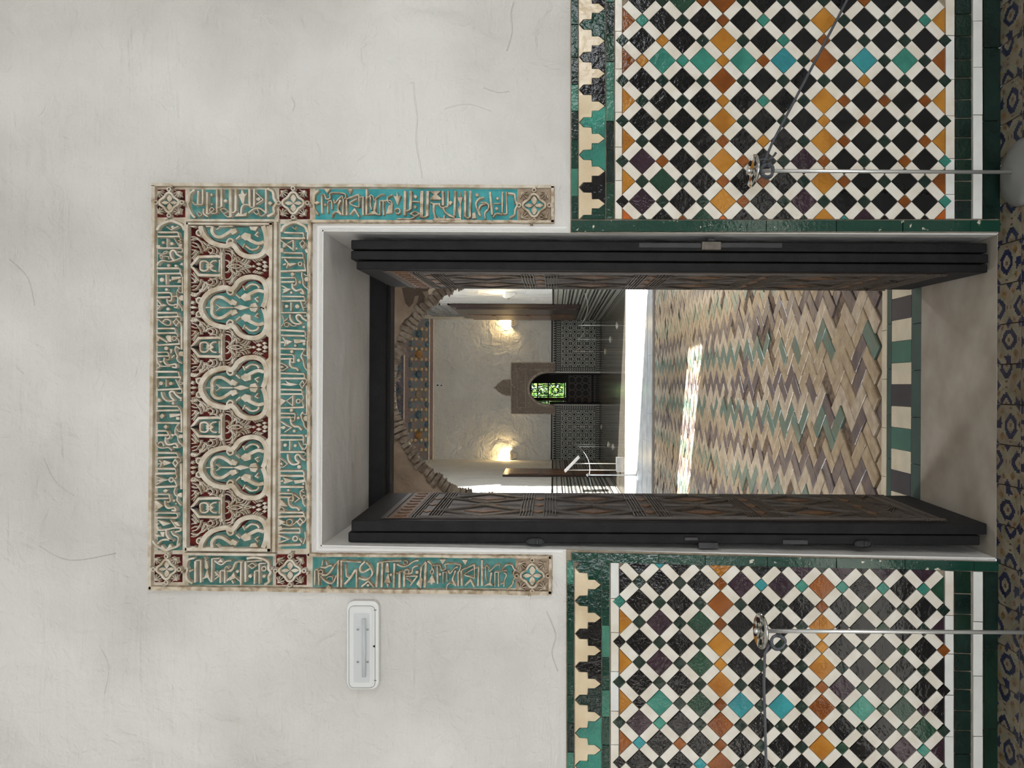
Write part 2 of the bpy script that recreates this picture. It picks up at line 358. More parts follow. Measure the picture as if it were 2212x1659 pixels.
for y, x, k, vert in allb:
    r = random.random(); kk = k % 4
    key = 'worn' if r < .075 else ('tan', 'teal', 'pale', 'mauve')[kk] if r < .86 else random.choice(['tan', 'pale', 'tan', 'mauve'])
    if 1.15 < y < 2.1 and abs(x) < .4 and key in ('mauve', 'teal') and random.random() < .35: key = 'tan'
    ang = (-math.pi / 4 if vert == 0 else math.pi / 4)     # (1,0)->( R45, R45) in x,y
    ang = math.pi / 4 if vert == 0 else -math.pi / 4
    z = random.uniform(-.003, .003) - (.010 if key == 'worn' else 0); rot = (random.uniform(-.03, .03), random.uniform(-.022, .022), ang)
    if y < 4.4 and abs(x) < .19 * (y + 2.6) - .1 and nb < 298:
        link('brick', BM[key, random.randrange(3)], hall, (x, y, z), rot); nb += 1
    else:
        M = Matrix.Translation((x, y, z)) @ Matrix.Rotation(ang, 4, 'Z') @ Matrix.Rotation(rot[0], 4, 'X')
        b = brick_mesh(random.randrange(9)); rest[key].add([M @ Vector(v) for v in b.v], b.f)
mm = MB(); keys = list(MBR)
for i, kx in enumerate(keys): mm.add(rest[kx].v, rest[kx].f, i)
mm.build('brick_field', [MBR[kx] for kx in keys], hall, kind='stuff')
# cut white pieces that close the herringbone along the border
for i in range(-9, 10):
    mm = MB(); x = i * BW / R45 + .0; mm.add([(x - .056, ye + .001, 0), (x + .056, ye + .001, 0), (x, ye + .055, 0), (x - .056, ye + .001, -.016), (x + .056, ye + .001, -.016), (x, ye + .055, -.016)], [(0, 1, 2), (3, 4, 1, 0), (4, 5, 2, 1), (5, 3, 0, 2)])
    mm.build('cut_brick', MBR[('pale', 'tan', 'pale', 'mauve')[i % 4]], hall)

# ---- lintel over the door leaves (dark beam)
lb = MB(); lb.box((-.72, .66, 2.212), (.68, .80, ZT + .06)); lb.box((-.72, .70, 2.20), (.68, .79, 2.216))
lintel = bevel_mod(lb.build('lintel', M_WOOD, kind='structure', label='dark timber lintel beam at the back of the doorway'), .004)

# ================================================================ hall with the broken arch
YA = 8.70
cxA, czA = W(1090, 838, YA); RA = 231 * (YA + CAMD) / F
hall_wall = MB()
arc = [(cxA + (RA + .10) * math.cos(a), czA + (RA + .10) * math.sin(a)) for a in [math.pi * k / 40 for k in range(41)]]
hall_wall.prism([(-2.6, -.02), (cxA - RA - .1, -.02)] + arc[::-1] + [(cxA + RA + .1, -.02), (2.6, -.02), (2.6, 4.3), (-2.6, 4.3)], YA + .34, YA, back=True)
arch_wall = hall_wall.build('wall_arch', M_PLASTER_OLD, kind='structure', label='stained old plaster wall pierced by a wide broken arch')
# rough stones left along the arch edge
ns = 62
for i in range(ns):
    a0, a1 = math.pi * i / ns, math.pi * (i + 1) / ns; am = (a0 + a1) / 2; mm = MB()
    r0 = RA + random.uniform(-.045, .03); r1 = RA + .17 + random.uniform(-.03, .04); yy0 = YA - random.uniform(.015, .07); yy1 = YA + .33
    P = lambda r, a: (cxA + r * math.cos(a), czA + r * math.sin(a))
    g = .12 * (a1 - a0); rm = (r0 + r1) / 2; dj = lambda: random.uniform(-.012, .012)
    front = [P(r0 + dj(), a0 + g), P(r0 + .02 + dj(), am), P(r0 + dj(), a1 - g), P(rm, a1 + dj()), P(r1, a1 - g), P(r1 + .01, am), P(r1, a0 + g), P(rm, a0 + dj())]
    mm.prism(front, yy1, yy0, .012, back=True)
    for q_, v_ in enumerate(mm.v):                   # the broken edge splays away towards the back
        rr_ = math.hypot(v_[0] - cxA, v_[2] - czA)
        if v_[1] > YA + .1 and rr_ < RA + .09: mm.v[q_] = (cxA + (v_[0] - cxA) * (rr_ + .085) / rr_, v_[1], czA + (v_[2] - czA) * (rr_ + .085) / rr_)
    mm.build('stone', pbr('rubble_stone', (160, 150, 137), .9, .0, 10, .7, 40, .006, .2, col2=(118, 106, 94)), arch_wall)
# peeled patches of render on the arch wall
for pts, mt in (([(868, 622), (872, 640), (876, 655), (884, 664), (892, 655), (896, 640), (905, 638), (903, 650), (897, 662), (905, 668), (915, 658), (918, 640), (912, 630), (925, 628), (930, 618), (900, 617)], M_PLASTER_PEEL),
                ([(868, 700), (874, 690), (884, 684), (890, 676), (896, 672), (892, 690), (880, 706), (874, 715)], M_PLASTER_PEEL),
                ([(925, 625), (938, 622), (946, 630), (938, 638), (926, 636)], pbr('pale_patch', (206, 194, 176), .9, .1)),
                ([(846, 926), (852, 921), (850, 928)], pbr('pale_patch', (206, 194, 176), .9, .1))):
    mm = MB(); mm.prism([W(px, py, YA) for px, py in pts], YA + .002, YA - .006, .002); mm.build('peeled_patch', mt, arch_wall)
m = MB()                                             # hall side walls: sun window right, opening added for fill light left
m.box((2.6, .7, -.09), (2.85, 4.0, 4.3)); m.box((2.6, 4.9, -.09), (2.85, 9.04, 4.3)); m.box((2.6, 4.0, -.09), (2.85, 4.9, 1.9)); m.box((2.6, 4.0, 3.72), (2.85, 4.9, 4.3))
m.build('wall_hall_right', M_PLASTER_OLD, kind='structure', label='side wall of the brick-floored hall with a high window, right')
m = MB()
m.box((-2.85, .7, -.09), (-2.6, 2.65, 4.3)); m.box((-2.85, 3.55, -.09), (-2.6, 9.04, 4.3)); m.box((-2.85, 2.65, -.09), (-2.6, 3.55, 1.7)); m.box((-2.85, 2.65, 3.5), (-2.6, 3.55, 4.3))
m.build('wall_hall_left', M_PLASTER_OLD, kind='structure', label='side wall of the brick-floored hall with a high opening added for fill light, left')
box('ceiling_hall', (-2.85, .7, 4.3), (2.85, 9.04, 4.4), M_PLASTER_OLD, kind='structure', label='ceiling of the brick-floored hall')
# glazing bars of the sunlit window
wn = thing('window_1', 'high barred window letting sun into the brick-floored hall', 'window', (2.72, 4.45, 1.9), kind='structure')
for k in range(1, 4): box('bar', (2.70, 4.0 + .225 * k - .012, 1.9), (2.73, 4.0 + .225 * k + .012, 3.72), M_IRON, wn)

# ================================================================ open patio strip
M_MARB = pbr('white_marble', (214, 213, 210), .22, .0, 5, .05, 30, .002, .5, col2=(190, 189, 186))
patio = box('floor_patio', (-8, 9.04, -.08), (8, 13.45, -.012), pbr('marble_bed', (150, 146, 140), .9), kind='structure', label='sunlit white marble paving between the hall and the far chamber')
SLM = MB(); SLM.box((-.4485, -.2915, -.012), (.4485, .2915, 0)); SLM = SLM.mesh('slab', M_MARB)
for j in range(7):
    for i in range(-4, 5): link('slab', SLM, patio, (i * .9 + (.45 if j % 2 else 0), 9.04 + .315 + j * .63, random.uniform(-.001, .001)))
mm = MB(); mm.box((-8, 9.04, -.012), (-4.1, 13.45, -.001)); mm.box((4.55, 9.04, -.012), (8, 13.45, -.001)); mm.build('outer_paving', M_MARB, patio)
box('wall_patio_left', (-8.2, 9.04, 0), (-8, 13.45, 3.2), M_PLASTER_ROOM, kind='structure', label='white patio wall far left')
box('wall_patio_right', (8, 9.04, 0), (8.2, 13.45, 3.2), M_PLASTER_ROOM, kind='structure', label='white patio wall far right')

# ================================================================ far chamber
YB = CAMZ * F / 102 - CAMD                           # back wall
XR, XL = W(1200, 691, YB)[0], W(1200, 993.5, YB)[0]
Y0 = 13.45
box('floor_chamber', (XL, Y0, -.08), (XR, YB + 3.2, 0), pbr('chamber_floor', (104, 98, 87), .14, .0, 7, .06, 25, .002, .5, col2=(86, 80, 70)), kind='structure', label='polished grey stone floor of the far chamber')
ZB = W(937, 838, YB)[1]                              # foot of the carved frieze
# back wall with arched doorway
ay, hw = W(1192, 806, YB)[0], 0
xa, xb = W(1192, 806, YB)[0], W(1192, 873, YB)[0]; xm = (xa + xb) / 2; hwid = (xa - xb) / 2; zs = W(1186, 840, YB)[1]; zap = W(1144.5, 840, YB)[1]
archp = [(xm + hwid * math.cos(t), zs + (zap - zs) * math.sin(t)) for t in [math.pi * k / 24 for k in range(25)]]
m = MB(); m.prism([(XL - .2, 0), (xb, 0)] + archp[::-1] + [(xa, 0), (XR + .2, 0), (XR + .2, 6.6), (XL - .2, 6.6)], YB + .35, YB, back=True)
wall_far = m.build('wall_chamber', M_PLASTER_ROOM, kind='structure', label='rough white end wall of the far chamber with two glowing sconces')
box('wall_chamber_right', (XR, Y0, -.09), (XR + .25, YB + .3, 6.6), M_PLASTER_ROOM, kind='structure', label='white side wall of the far chamber, right')
box('wall_chamber_left', (XL - .25, Y0, -.09), (XL, YB + .3, 6.6), M_PLASTER_ROOM, kind='structure', label='white side wall of the far chamber, left')
box('ceiling_chamber', (XL - .25, Y0 + .3, 6.6), (XR + .25, YB + .35, 6.7), M_WOODBROWN, kind='structure', label='timber ceiling of the far chamber')
# small room behind the arched doorway, with the window to the garden
YC = YB + 3.0
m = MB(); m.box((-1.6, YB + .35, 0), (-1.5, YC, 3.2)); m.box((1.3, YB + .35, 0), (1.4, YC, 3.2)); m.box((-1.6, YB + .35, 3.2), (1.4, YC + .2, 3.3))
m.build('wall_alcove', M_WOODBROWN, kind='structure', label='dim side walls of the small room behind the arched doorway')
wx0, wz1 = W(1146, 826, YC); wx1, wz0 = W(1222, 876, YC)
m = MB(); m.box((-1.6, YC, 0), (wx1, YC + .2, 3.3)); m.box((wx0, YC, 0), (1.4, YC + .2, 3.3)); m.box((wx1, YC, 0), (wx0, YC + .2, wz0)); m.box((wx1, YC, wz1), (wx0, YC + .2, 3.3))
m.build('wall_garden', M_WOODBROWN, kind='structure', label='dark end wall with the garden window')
# ================================================================ TILED DADO PANELS either side of the doorway
def clip(poly, x0, x1, y0, y1):
    def cut(p, ax, v, keep_less):
        out = []
        for i in range(len(p)):
            a, b = p[i - 1], p[i]; ia = (a[ax] <= v) if keep_less else (a[ax] >= v); ib = (b[ax] <= v) if keep_less else (b[ax] >= v)
            if ia != ib:
                t = (v - a[ax]) / (b[ax] - a[ax]); out.append((a[0] + (b[0] - a[0]) * t, a[1] + (b[1] - a[1]) * t))
            if ib: out.append(b)
        return out
    for ax, v, k in ((0, x0, False), (0, x1, True), (1, y0, False), (1, y1, True)):
        poly = cut(poly, ax, v, k)
        if len(poly) < 3: return []
    return poly
def parea(p): return abs(sum(p[i - 1][0] * p[i][1] - p[i][0] * p[i - 1][1] for i in range(len(p)))) / 2
TS = -.004                                           # back of the tiles (grout bed front)
TMESH = {}
def put_tile(name, poly, col, parent, proud=.004, share=None, jit=.35, tilt=.010):
    """poly in photo pixels on the wall plane"""
    n = len(poly); cx = sum(p[0] for p in poly) / n; cy = sum(p[1] for p in poly) / n
    wx, wz = W(cx, cy)
    key = (name, col, share, random.randrange(4)) if share else None
    me = TMESH.get(key)
    if me is None:
        mm = MB(); pts = []
        for p in poly:
            a = W(p[0] + random.uniform(-jit, jit), p[1] + random.uniform(-jit, jit)); pts.append((a[0] - wx, a[1] - wz))
        mm.prism(pts, .0, -.0075, .0011); me = mm.mesh(name, TILE[col])
        if key: TMESH[key] = me
    return link(name, me, parent, (wx, TS + .0022 - proud + random.uniform(-.0006, .0006), wz), (random.uniform(-tilt, tilt), 0, random.uniform(-tilt, tilt)))
def rowsplit(a, b, step, jit=.15):
    out = [a]
    while out[-1] < b - step * .6: out.append(out[-1] + step * random.uniform(1 - jit, 1 + jit))
    out[-1] = b; return out
LEGEND = dict(d='D', a='A', b='B', t='T', c='C', g='G', k='K', p='P', o='O')

def more_rows(rows, js):
    r = random.Random(3); out = list(rows)
    for j in js:
        b = ''.join(r.choice('KKKKKKKP') for _ in range(8)); b = b[:2] + 'A' + b[3:]
        if j % 2: b = 'A' + b[:4] + 'A' + b[5:7] + 'A'
        out.append((j, b, ''.join(r.choice('DDDDBT') for _ in range(8 if j % 2 else 9))))
    return out
def dado(root, fx0, fx1, fy0, fy1, x0, hx, y0, hy, slope, rows, strips, merl_tips, merl_cols, jamb_first):
    """rows: list of (j, large colours by column, small colours by column); columns i run along the photo's x"""
    S = lambda x, y: (x, y + slope * (x - 1385))
    r1, r2 = 27.9, 13.4
    def emit(name, poly, col, share=None, free=False, proud=.004):
        q = poly if free else clip(poly, fx0, fx1, fy0, fy1)
        if len(q) < 3 or parea(q) < 14: return
        whole = len(q) == len(poly) and abs(parea(q) - parea(poly)) < .5
        put_tile(name, [S(*p) for p in q], col, root, proud=.0056 if free else proud, share=share if whole else None)
    for j, big, small in rows:
        y = y0 + hy * j
        for i, c in enumerate(big):
            if c == '.': continue
            x = x0 + hx * (2 * i - (j % 2))
            emit('diamond_tile', [(x - r1, y), (x, y - r1), (x + r1, y), (x, y + r1)], c, 'L')
            for sx in (-1, 1):                       # white bars on the two lower sides (towards +y)
                mx, my = x + sx * hx / 2, y + hy / 2; l, wd = 19.6 * R45, 9.9 * R45
                emit('bar_tile', [(mx - sx * (-l) + wd * sx, my - l + wd), (mx - sx * l + wd * sx, my + l + wd), (mx - sx * l - wd * sx, my + l - wd), (mx + sx * l - wd * sx, my - l - wd)], 'W', 'B%d' % sx)
        for i, c in enumerate(small):
            if c == '.': continue
            x = x0 + hx * (2 * i - 1 + (j % 2))
            edge = x < fx0 + 8 or x > fx1 - 8
            emit('corner_tile', [(x - r2, y), (x, y - r2), (x + r2, y), (x, y + r2)], c, 'S', edge and fy0 + 8 < y < fy1 - 8)
    # border strips running along the panel: (name, px0, px1, step, colours)
    for nm, a, b, step, cols in strips:
        ys = rowsplit(fy0, fy1, step); gp = 1.3 if nm == 'block_tile' else .7
        for k in range(len(ys) - 1):
            put_tile(nm, [S(a + gp, ys[k] + gp), S(b - gp, ys[k] + gp), S(b - gp, ys[k + 1] - gp), S(a + gp, ys[k + 1] - gp)], random.choice(cols), root)
    # stepped merlon frieze
    base, per = merl_tips['base'], merl_tips['per']
    sh = [(-54.5, 0), (-45, 10.4), (-28.3, 10.6), (-27.8, 24.6), (-13, 24.6), (0, 34.8)]
    for k, c in enumerate(merl_cols):
        yc = merl_tips['y0'] + per * k; f = per / 70.0
        up = [(base + a, yc - b * f) for a, b in sh]; dn = [(base + a, yc + b * f) for a, b in sh]
        poly = clip(up[::-1] + dn[1:], base - 60, base + 2, fy0, fy1)
        if len(poly) >= 3: put_tile('merlon_tile', [S(*p) for p in poly], c, root, jit=.25)
        ym = yc + per / 2; top = base - 57
        shc = [(0, per / 2), (9.5, per / 2 - 10.8 * f), (27, per / 2 - 11.4 * f), (28.2, per / 2 - 25.2 * f), (43, per / 2 - 25.2 * f), (55, .4)]
        q = [(top + a, ym - b) for a, b in shc] + [(top + a, ym + b) for a, b in shc[::-1]]
        q = [(top, ym - per / 2 + .4)] + [(a, b) for a, b in q if True][1:-1] + [(top, ym + per / 2 - .4)]
        poly = clip(q, top, base + 2, fy0, fy1)
        if len(poly) >= 3: put_tile('merlon_tile', [S(*p) for p in poly], 'S', root, jit=.25)

def bed(root, pts, y=.0):
    mm = MB(); mm.prism([W(*p) for p in pts], -.0004, TS, .001); mm.build('grout_bed', M_GROUT, root)

# ---- right of the doorway (top of the photograph)
dr = thing('tile_dado', 'glazed mosaic dado right of the doorway, with a row of turquoise diamonds', 'tile panel', (W(2148, 240)[0], 0, 0), group='mosaic dado panels beside the doorway')
bed(dr, [(1232, -188), (1232, 503), (2156, 503), (2156, -188)])
R_ROWS = [(0, 'KGBKKKKK', '.DbDDDbD.'.replace('b', 'B')), (1, 'BKKKKAKKA', 'TDBTDDDT'), (2, 'KKAKKKKK', 'DADDTBDDD'), (3, 'BTTTCBCTB', 'ATABDDDD'),
          (4, 'KKBKKKKK', 'DDDDDDADD'), (5, 'AKKKKAKKA', 'DDATDBBB'), (6, 'KKAKKKKK', 'DDDDDABDD'), (7, 'AKKKKAKKA', 'DDBADBDB'), (8, 'PKAKPKKK', 'DBDBDBDBT'),
          (9, 'AGKKKAKKB', 'DDBBDBDD'), (10, 'PKAKPKKK', 'KDDBDDDBT'), (11, 'OKGKKAPKO', 'DBODDTKK')]
R_ROWS = more_rows(R_ROWS, (-1, -2, -3, -4, -5))
dado(dr, 1344, 2037, -185, 475, 1386.3, 43.42, 4.5, 43.25, 0.0, R_ROWS,
     [('edge_tile', 1233.5, 1249, 64, 'QQXQJ'), ('edge_tile', 1308.5, 1326.5, 66, 'QQGJX'), ('edge_tile', 1327.5, 1343.5, 84, 'WV'), ('edge_tile', 2038, 2058, 84, 'WV'),
      ('block_tile', 2059, 2095, 44.5, 'XXXD'), ('edge_tile', 2097, 2118, 116, 'V'), ('edge_tile', 2119.5, 2157, 165, 'XXD')],
     dict(base=1307, per=70.0, y0=-153.), 'QKKQKKTTKQ', None)
for a, b in zip(*[(lambda e: (e[:-1], e[1:]))([1233, 1376, 1514, 1653, 1803, 1946, 2092, 2157])][0]):
    put_tile('jamb_tile', [(a + .6, 478), (b - .6, 478), (b - .6, 502), (a + .6, 502)], 'E', dr, proud=.007)
# ---- left of the doorway (bottom of the photograph)
dl = thing('tile_dado', 'glazed mosaic dado left of the doorway, its lower tiles shining with reflections', 'tile panel', (W(2148, 1450)[0], 0, 0), group='mosaic dado panels beside the doorway')
bed(dl, [(1223, 1187), (1223, 1853), (2155, 1875), (2155, 1212)])
L_ROWS = [(-2, 'KKAKPPPP', '.CDKKDKK.'), (-1, 'KKKPPBKKG', 'DDBCTTTT'), (0, 'KKBKKKKK', 'TDDDDBGDD'), (1, 'APGKKAKKP', 'DDBDDKGD'), (2, 'KKAKKKKK', 'KDDDDADGB'), (3, 'APGKKAKKK', 'DDADDDGD'),
          (4, 'KKAKKPKK', 'DDDDDBGGK'), (5, 'ATGCCBTGK', 'KDBDDDGP'), (6, 'PKBKKKKG', 'DTDDDBDGD'), (7, 'BKKKKAKPP', 'CBBDDGDT'), (8, 'KKBKKKKK', 'KDCDDGDGD'), (9, 'AKKKKAKKK', 'DDBDDDDD')]
L_ROWS = more_rows(L_ROWS, (10, 11, 12, 13))
dado(dl, 1337.5, 2035, 1213, 1850, 1380, 43.65, 1298, 43.25, .027, L_ROWS,
     [('edge_tile', 1224, 1240, 60, 'QXJQ'), ('edge_tile', 1299.5, 1316.5, 68, 'QQJQ'), ('edge_tile', 1318, 1336.5, 84, 'WV'), ('edge_tile', 2036.5, 2056, 84, 'WV'),
      ('block_tile', 2057.5, 2094, 44.5, 'XXDX'), ('edge_tile', 2097.5, 2118.5, 116, 'V'), ('edge_tile', 2121, 2156, 165, 'XXD')],
     dict(base=1298.5, per=71.0, y0=1228.), 'QQKKXTTQKQ', None)
for a, b in zip(*[(lambda e: (e[:-1], e[1:]))([1234, 1290, 1377.5, 1421.5, 1521.5, 1655, 1803, 1951, 2099, 2157])][0]):
    s0 = lambda x: .022 * (x - 1234)
    put_tile('jamb_tile', [(a + .6, 1191.5 + s0(a)), (b - .6, 1191.5 + s0(b)), (b - .6, 1212 + s0(b)), (a + .6, 1212 + s0(a))], 'E', dl, proud=.007)
# ================================================================ CARVED AND PAINTED STUCCO SURROUND
# strokes traced in enlarged views; each view: (origin px, origin py, scale).  c = curve, s = straight, o = closed, p = solid shape, d = dot, r = ring
VIEW = {'T1': (335, 475, 13.825), 'T2': (335, 590, 13.825), 'T3': (335, 705, 13.825), 'T4': (335, 820, 13.825), 'T5': (335, 935, 13.825), 'T6': (330, 1050, 11.85),
        'L1': (598, 475, 13.825), 'L2': (598, 590, 13.825), 'L3': (598, 705, 13.825), 'L4': (598, 820, 13.825), 'L5': (598, 935, 13.825), 'L6': (596, 1050, 11.85),
        'R1': (330, 395, 12.29), 'R2': (500, 395, 11.64), 'R3': (680, 395, 11.64), 'R4': (860, 395, 11.64), 'R5': (1040, 395, 13.01),
        'S1': (325, 1185, 12.29), 'S2': (500, 1185, 11.64), 'S3': (680, 1190, 11.64), 'S4': (860, 1190, 11.64), 'S5': (1040, 1190, 13.01)}
GLY = {}
GLY['T1'] = """c100 140,340 230,190 380,110 560,65 720,110 880,200 950,340;s50 430,240 570,335 780,220;d45 590,245;s70 170,400 760,400;c50 765,400 785,455 770,515;s75 170,530 830,530
c45 800,560 850,620 780,650 870,690 780,740;s45 660,580 790,800;p 800,760 900,740 890,850 790,840;s55 450,590 450,850;d45 315,705;d50 580,740;p 130,780 230,780 250,860 130,870;s70 150,870 880,870
c55 880,870 905,930 880,985 760,985;c32 160,1010 250,1030 300,1090 220,1060 160,1010;c32 310,1040 360,980 440,960 420,1020 310,1060;c32 300,1100 310,1180 270,1190 240,1110 300,1090;s45 330,1110 490,1120 495,1210
c75 640,1230 560,1130 540,1010 600,940 680,960 740,1060 890,1140;c60 890,1150 700,1230 500,1270 330,1240 220,1280 150,1380;d50 480,1385;d40 690,1395;p 820,1360 910,1300 930,1400;s75 140,1470 790,1470;c50 800,1470 830,1540 820,1610"""
GLY['T2'] = """s70 140,40 860,30;s50 860,30 880,130;s60 425,70 430,370;d65 285,220;p 580,130 860,130 860,180 600,240 585,225;d35 525,235;p 740,310 790,210 860,210 860,310;s65 905,140 905,620;s65 140,410 870,405;d45 410,510
c45 770,420 810,480 760,520 740,600 730,690;c45 770,530 800,590 900,610;s70 140,605 500,600;c65 500,600 570,640 590,740 560,840 490,840;s80 140,745 540,735;s60 590,715 730,710;c55 730,690 770,780 760,900 830,1000 890,1080 890,1150
p 780,760 850,680 920,680 920,840 830,830;c65 450,790 460,900 540,970 640,970 740,950 740,1050 660,1030;s60 150,810 280,970 150,1110;p 250,1000 320,940 450,970 330,1010;p 130,990 180,960 240,990 190,1010;d50 460,1085
s80 140,1195 740,1200;s45 745,1200 760,1290;s80 140,1335 800,1310;c45 800,1310 860,1370 850,1440;c60 310,1470 380,1400 480,1400 550,1470 520,1560 440,1570 300,1500 200,1420 130,1390;o50 720,1370 630,1480 715,1590 790,1470;s55 790,1450 860,1520 870,1659"""
GLY['T3'] = """s75 140,75 670,75;s45 680,75 690,190;s75 130,215 700,205;c50 700,205 760,280 750,330;s75 875,0 880,700;s75 130,290 460,490;p 130,330 220,340 200,440 120,490;p 400,320 450,270 560,290 580,480 480,470;r65,50 655,370
c50 720,340 790,420 800,520;s75 130,570 830,530;d60 410,665;p 530,690 600,680 590,780 550,830;c60 830,680 720,610 690,700 720,810 760,900 740,960 790,1060 900,1110;p 780,810 840,750 920,760 920,910 800,880;s60 120,785 450,775
c50 450,775 490,830 520,930 500,1000 430,1000;s70 130,900 500,890;p 570,930 660,850 680,880 590,960;c70 370,940 350,1050 430,1150 560,1150 690,1130 710,1230 590,1220;s55 140,960 170,1090 240,1190 120,1280;s50 240,1190 540,1200
p 200,1050 320,1030 260,1090;s80 110,1355 760,1360;s60 770,1360 800,1440 810,1500;s80 110,1525 860,1520;s40 860,1520 800,1630"""
GLY['T4'] = """s55 415,0 415,220;d60 255,110;d55 545,115;s40 120,0 125,230;s55 700,0 830,260;o40 780,60 890,90 910,130 820,140;s75 120,310 870,270;c50 870,270 890,340 860,400 740,395
c75 280,370 310,500 400,610 520,640 640,610 560,520 520,400 570,350 640,360 700,450 800,530 880,560;p 130,620 200,545 270,610 210,680;p 570,715 620,650 665,700 630,755;p 800,610 880,570 870,640;s70 120,790 760,795;s55 760,795 840,910 860,1000
s75 120,925 800,910;p 220,1080 300,1000 370,1070 290,1165;p 515,1010 830,1010 830,1070 530,1130;p 720,1110 810,1110 810,1195 720,1190;s75 870,1000 880,1560;s35 125,970 125,1250;s75 110,1280 830,1290;p 335,1400 400,1335 470,1390 405,1470
c55 800,1310 740,1370 690,1480 690,1659;c50 710,1440 790,1530 880,1560;s70 110,1525 430,1525;s70 440,1525 480,1600 490,1659"""
GLY['T5'] = """s85 110,60 470,60;c60 470,20 530,90 490,160 440,160;p 545,50 600,20 660,50 620,100;c55 690,0 760,110 770,210 830,300 890,340 890,400;p 770,80 830,30 910,40 910,140 800,150;c70 400,110 390,240 460,340 580,330 690,310 760,420 620,410
c55 170,320 240,260 310,290 340,390;c60 100,290 190,410 330,440 460,420 540,460 590,520;s80 110,580 740,590;s50 740,600 770,680;s80 110,735 790,710;c50 790,710 850,780 830,850;s60 210,800 300,880 240,1000;p 300,880 350,800 580,880 350,960
p 110,900 250,890 270,920 110,930;o60 690,780 625,880 700,990 770,880;s90 860,900 870,1659;s80 120,1050 680,1060;s50 690,1060 720,1180;s85 100,1200 700,1190;s55 700,1190 740,1290 690,1350;s55 90,1280 370,1390 100,1530;s50 370,1390 470,1385
p 130,1390 250,1360 340,1395 230,1440;r65,55 570,1380;s60 660,1380 740,1570;s80 90,1600 740,1580"""
GLY['T6'] = """p 335,100 400,55 470,90 400,150;s55 120,195 480,190;c55 490,190 500,260 520,340 490,385 430,380;s60 120,300 480,295;c50 650,30 620,120 640,200 700,250 690,340 740,410 800,480;p 700,200 760,150 820,150 820,270 720,240;d35 610,355;d20 660,430
c65 395,350 400,470 480,540 620,520 660,600 560,590;p 110,370 170,350 350,480 190,580 110,570 180,490;s55 120,660 670,665;c45 680,665 710,740 670,800;s65 140,780 680,790;p 210,840 320,870 550,930 350,990;s50 530,830 670,1030;p 600,890 700,890 780,1000 680,990
p 110,930 230,920 200,970;c60 200,1020 230,1100 420,1090 600,1050 770,1050 780,1110 640,1150;c55 540,1120 600,1220 720,1290 690,1480;c60 420,1090 430,1230 520,1350 600,1370 430,1340 290,1360 200,1450;p 260,1150 380,1140 360,1270 310,1260;p 130,1200 340,1260 180,1270
c75 70,1370 150,1480 280,1560 420,1600 560,1560 680,1520 760,1440;p 310,1470 370,1540 420,1590 280,1560;p 510,1450 580,1520 430,1590"""
GLY['L1'] = """c100 190,390 260,240 420,150 580,105 740,150 900,250 970,400;s80 985,390 970,620;c40 510,240 600,310 640,230;s65 280,410 850,430;s55 850,430 850,560;s80 190,575 900,580;s45 360,740 540,640;s55 545,630 545,960;s65 150,620 540,920;p 240,720 350,780 280,860 230,850
o55 830,640 740,730 800,850 900,740;s40 930,720 970,860;s35 830,890 930,780;d30 640,880;p 130,870 260,880 260,1000 180,1000;s65 270,1010 820,1020;s45 830,1030 840,1150;s70 200,1150 850,1160;s40 850,1160 890,1310;p 890,930 960,880 1000,1000 930,1020
s65 290,1200 400,1330 350,1470;p 400,1330 520,1310 660,1330 500,1400 420,1420;p 230,1350 330,1310 340,1370 250,1390;r55,50 750,1340;s50 870,1330 910,1520;s80 180,1560 930,1530;s60 980,1030 980,1659"""
GLY['L2'] = """d55 515,50;s40 520,90 520,140;s60 180,160 600,160;c50 600,160 630,250 620,350 560,390;s70 190,285 590,280;c60 810,0 800,110 840,230 840,350 900,440 980,500 990,570;p 870,200 920,140 1000,150 990,270 900,270;c50 870,40 920,90 990,100;d45 740,290
c75 520,330 530,460 620,540 740,520 800,510 850,630 760,600;p 170,390 260,400 390,480 490,490 380,560 230,630 270,540 220,500 340,480;d35 480,600;s65 210,710 870,720;s45 870,720 890,850;s75 200,850 900,840;s35 940,850 870,950;s55 770,870 865,1140
c40 860,1040 960,1030 940,960;d50 340,1005;d65 660,1010;s55 485,890 485,1150;s35 210,900 210,1180;s65 200,1200 940,1195;s45 950,1200 955,1300 870,1300;c75 455,1250 460,1380 550,1500 680,1530 790,1500 680,1420 640,1310 700,1260 770,1280 830,1370 960,1440
c45 210,1270 260,1400 270,1500 190,1600;s50 270,1460 390,1360;r65,40 350,1550;c45 420,1500 520,1590 650,1570;d40 850,1620"""
GLY['L3'] = """s80 190,125 880,155;s40 890,150 910,290;s75 190,275 880,295;s40 900,310 930,400;s60 240,340 330,470 290,600;p 330,400 530,460 350,560;p 160,460 290,460 300,510 160,510;p 560,390 900,410 920,470 640,520 580,500;d40 600,580;d50 865,525;s55 960,440 960,900
s80 160,670 860,685;s45 900,660 830,780;d50 500,760;s65 160,840 530,850;c50 530,850 560,930 560,1060 520,1090;s75 160,975 480,975;r55,45 510,1020;c60 830,790 780,900 840,1030 860,1150 900,1250 980,1340;c45 840,850 920,890 960,860;d50 700,1020
c75 460,1010 450,1150 530,1240 640,1260 700,1330;o50 160,1100 260,1130 390,1220 250,1320 160,1300;p 160,1200 230,1180 290,1230 200,1250;s75 160,1400 870,1425;s50 870,1430 880,1540;s80 160,1555 900,1555;s50 900,1555 960,1640"""
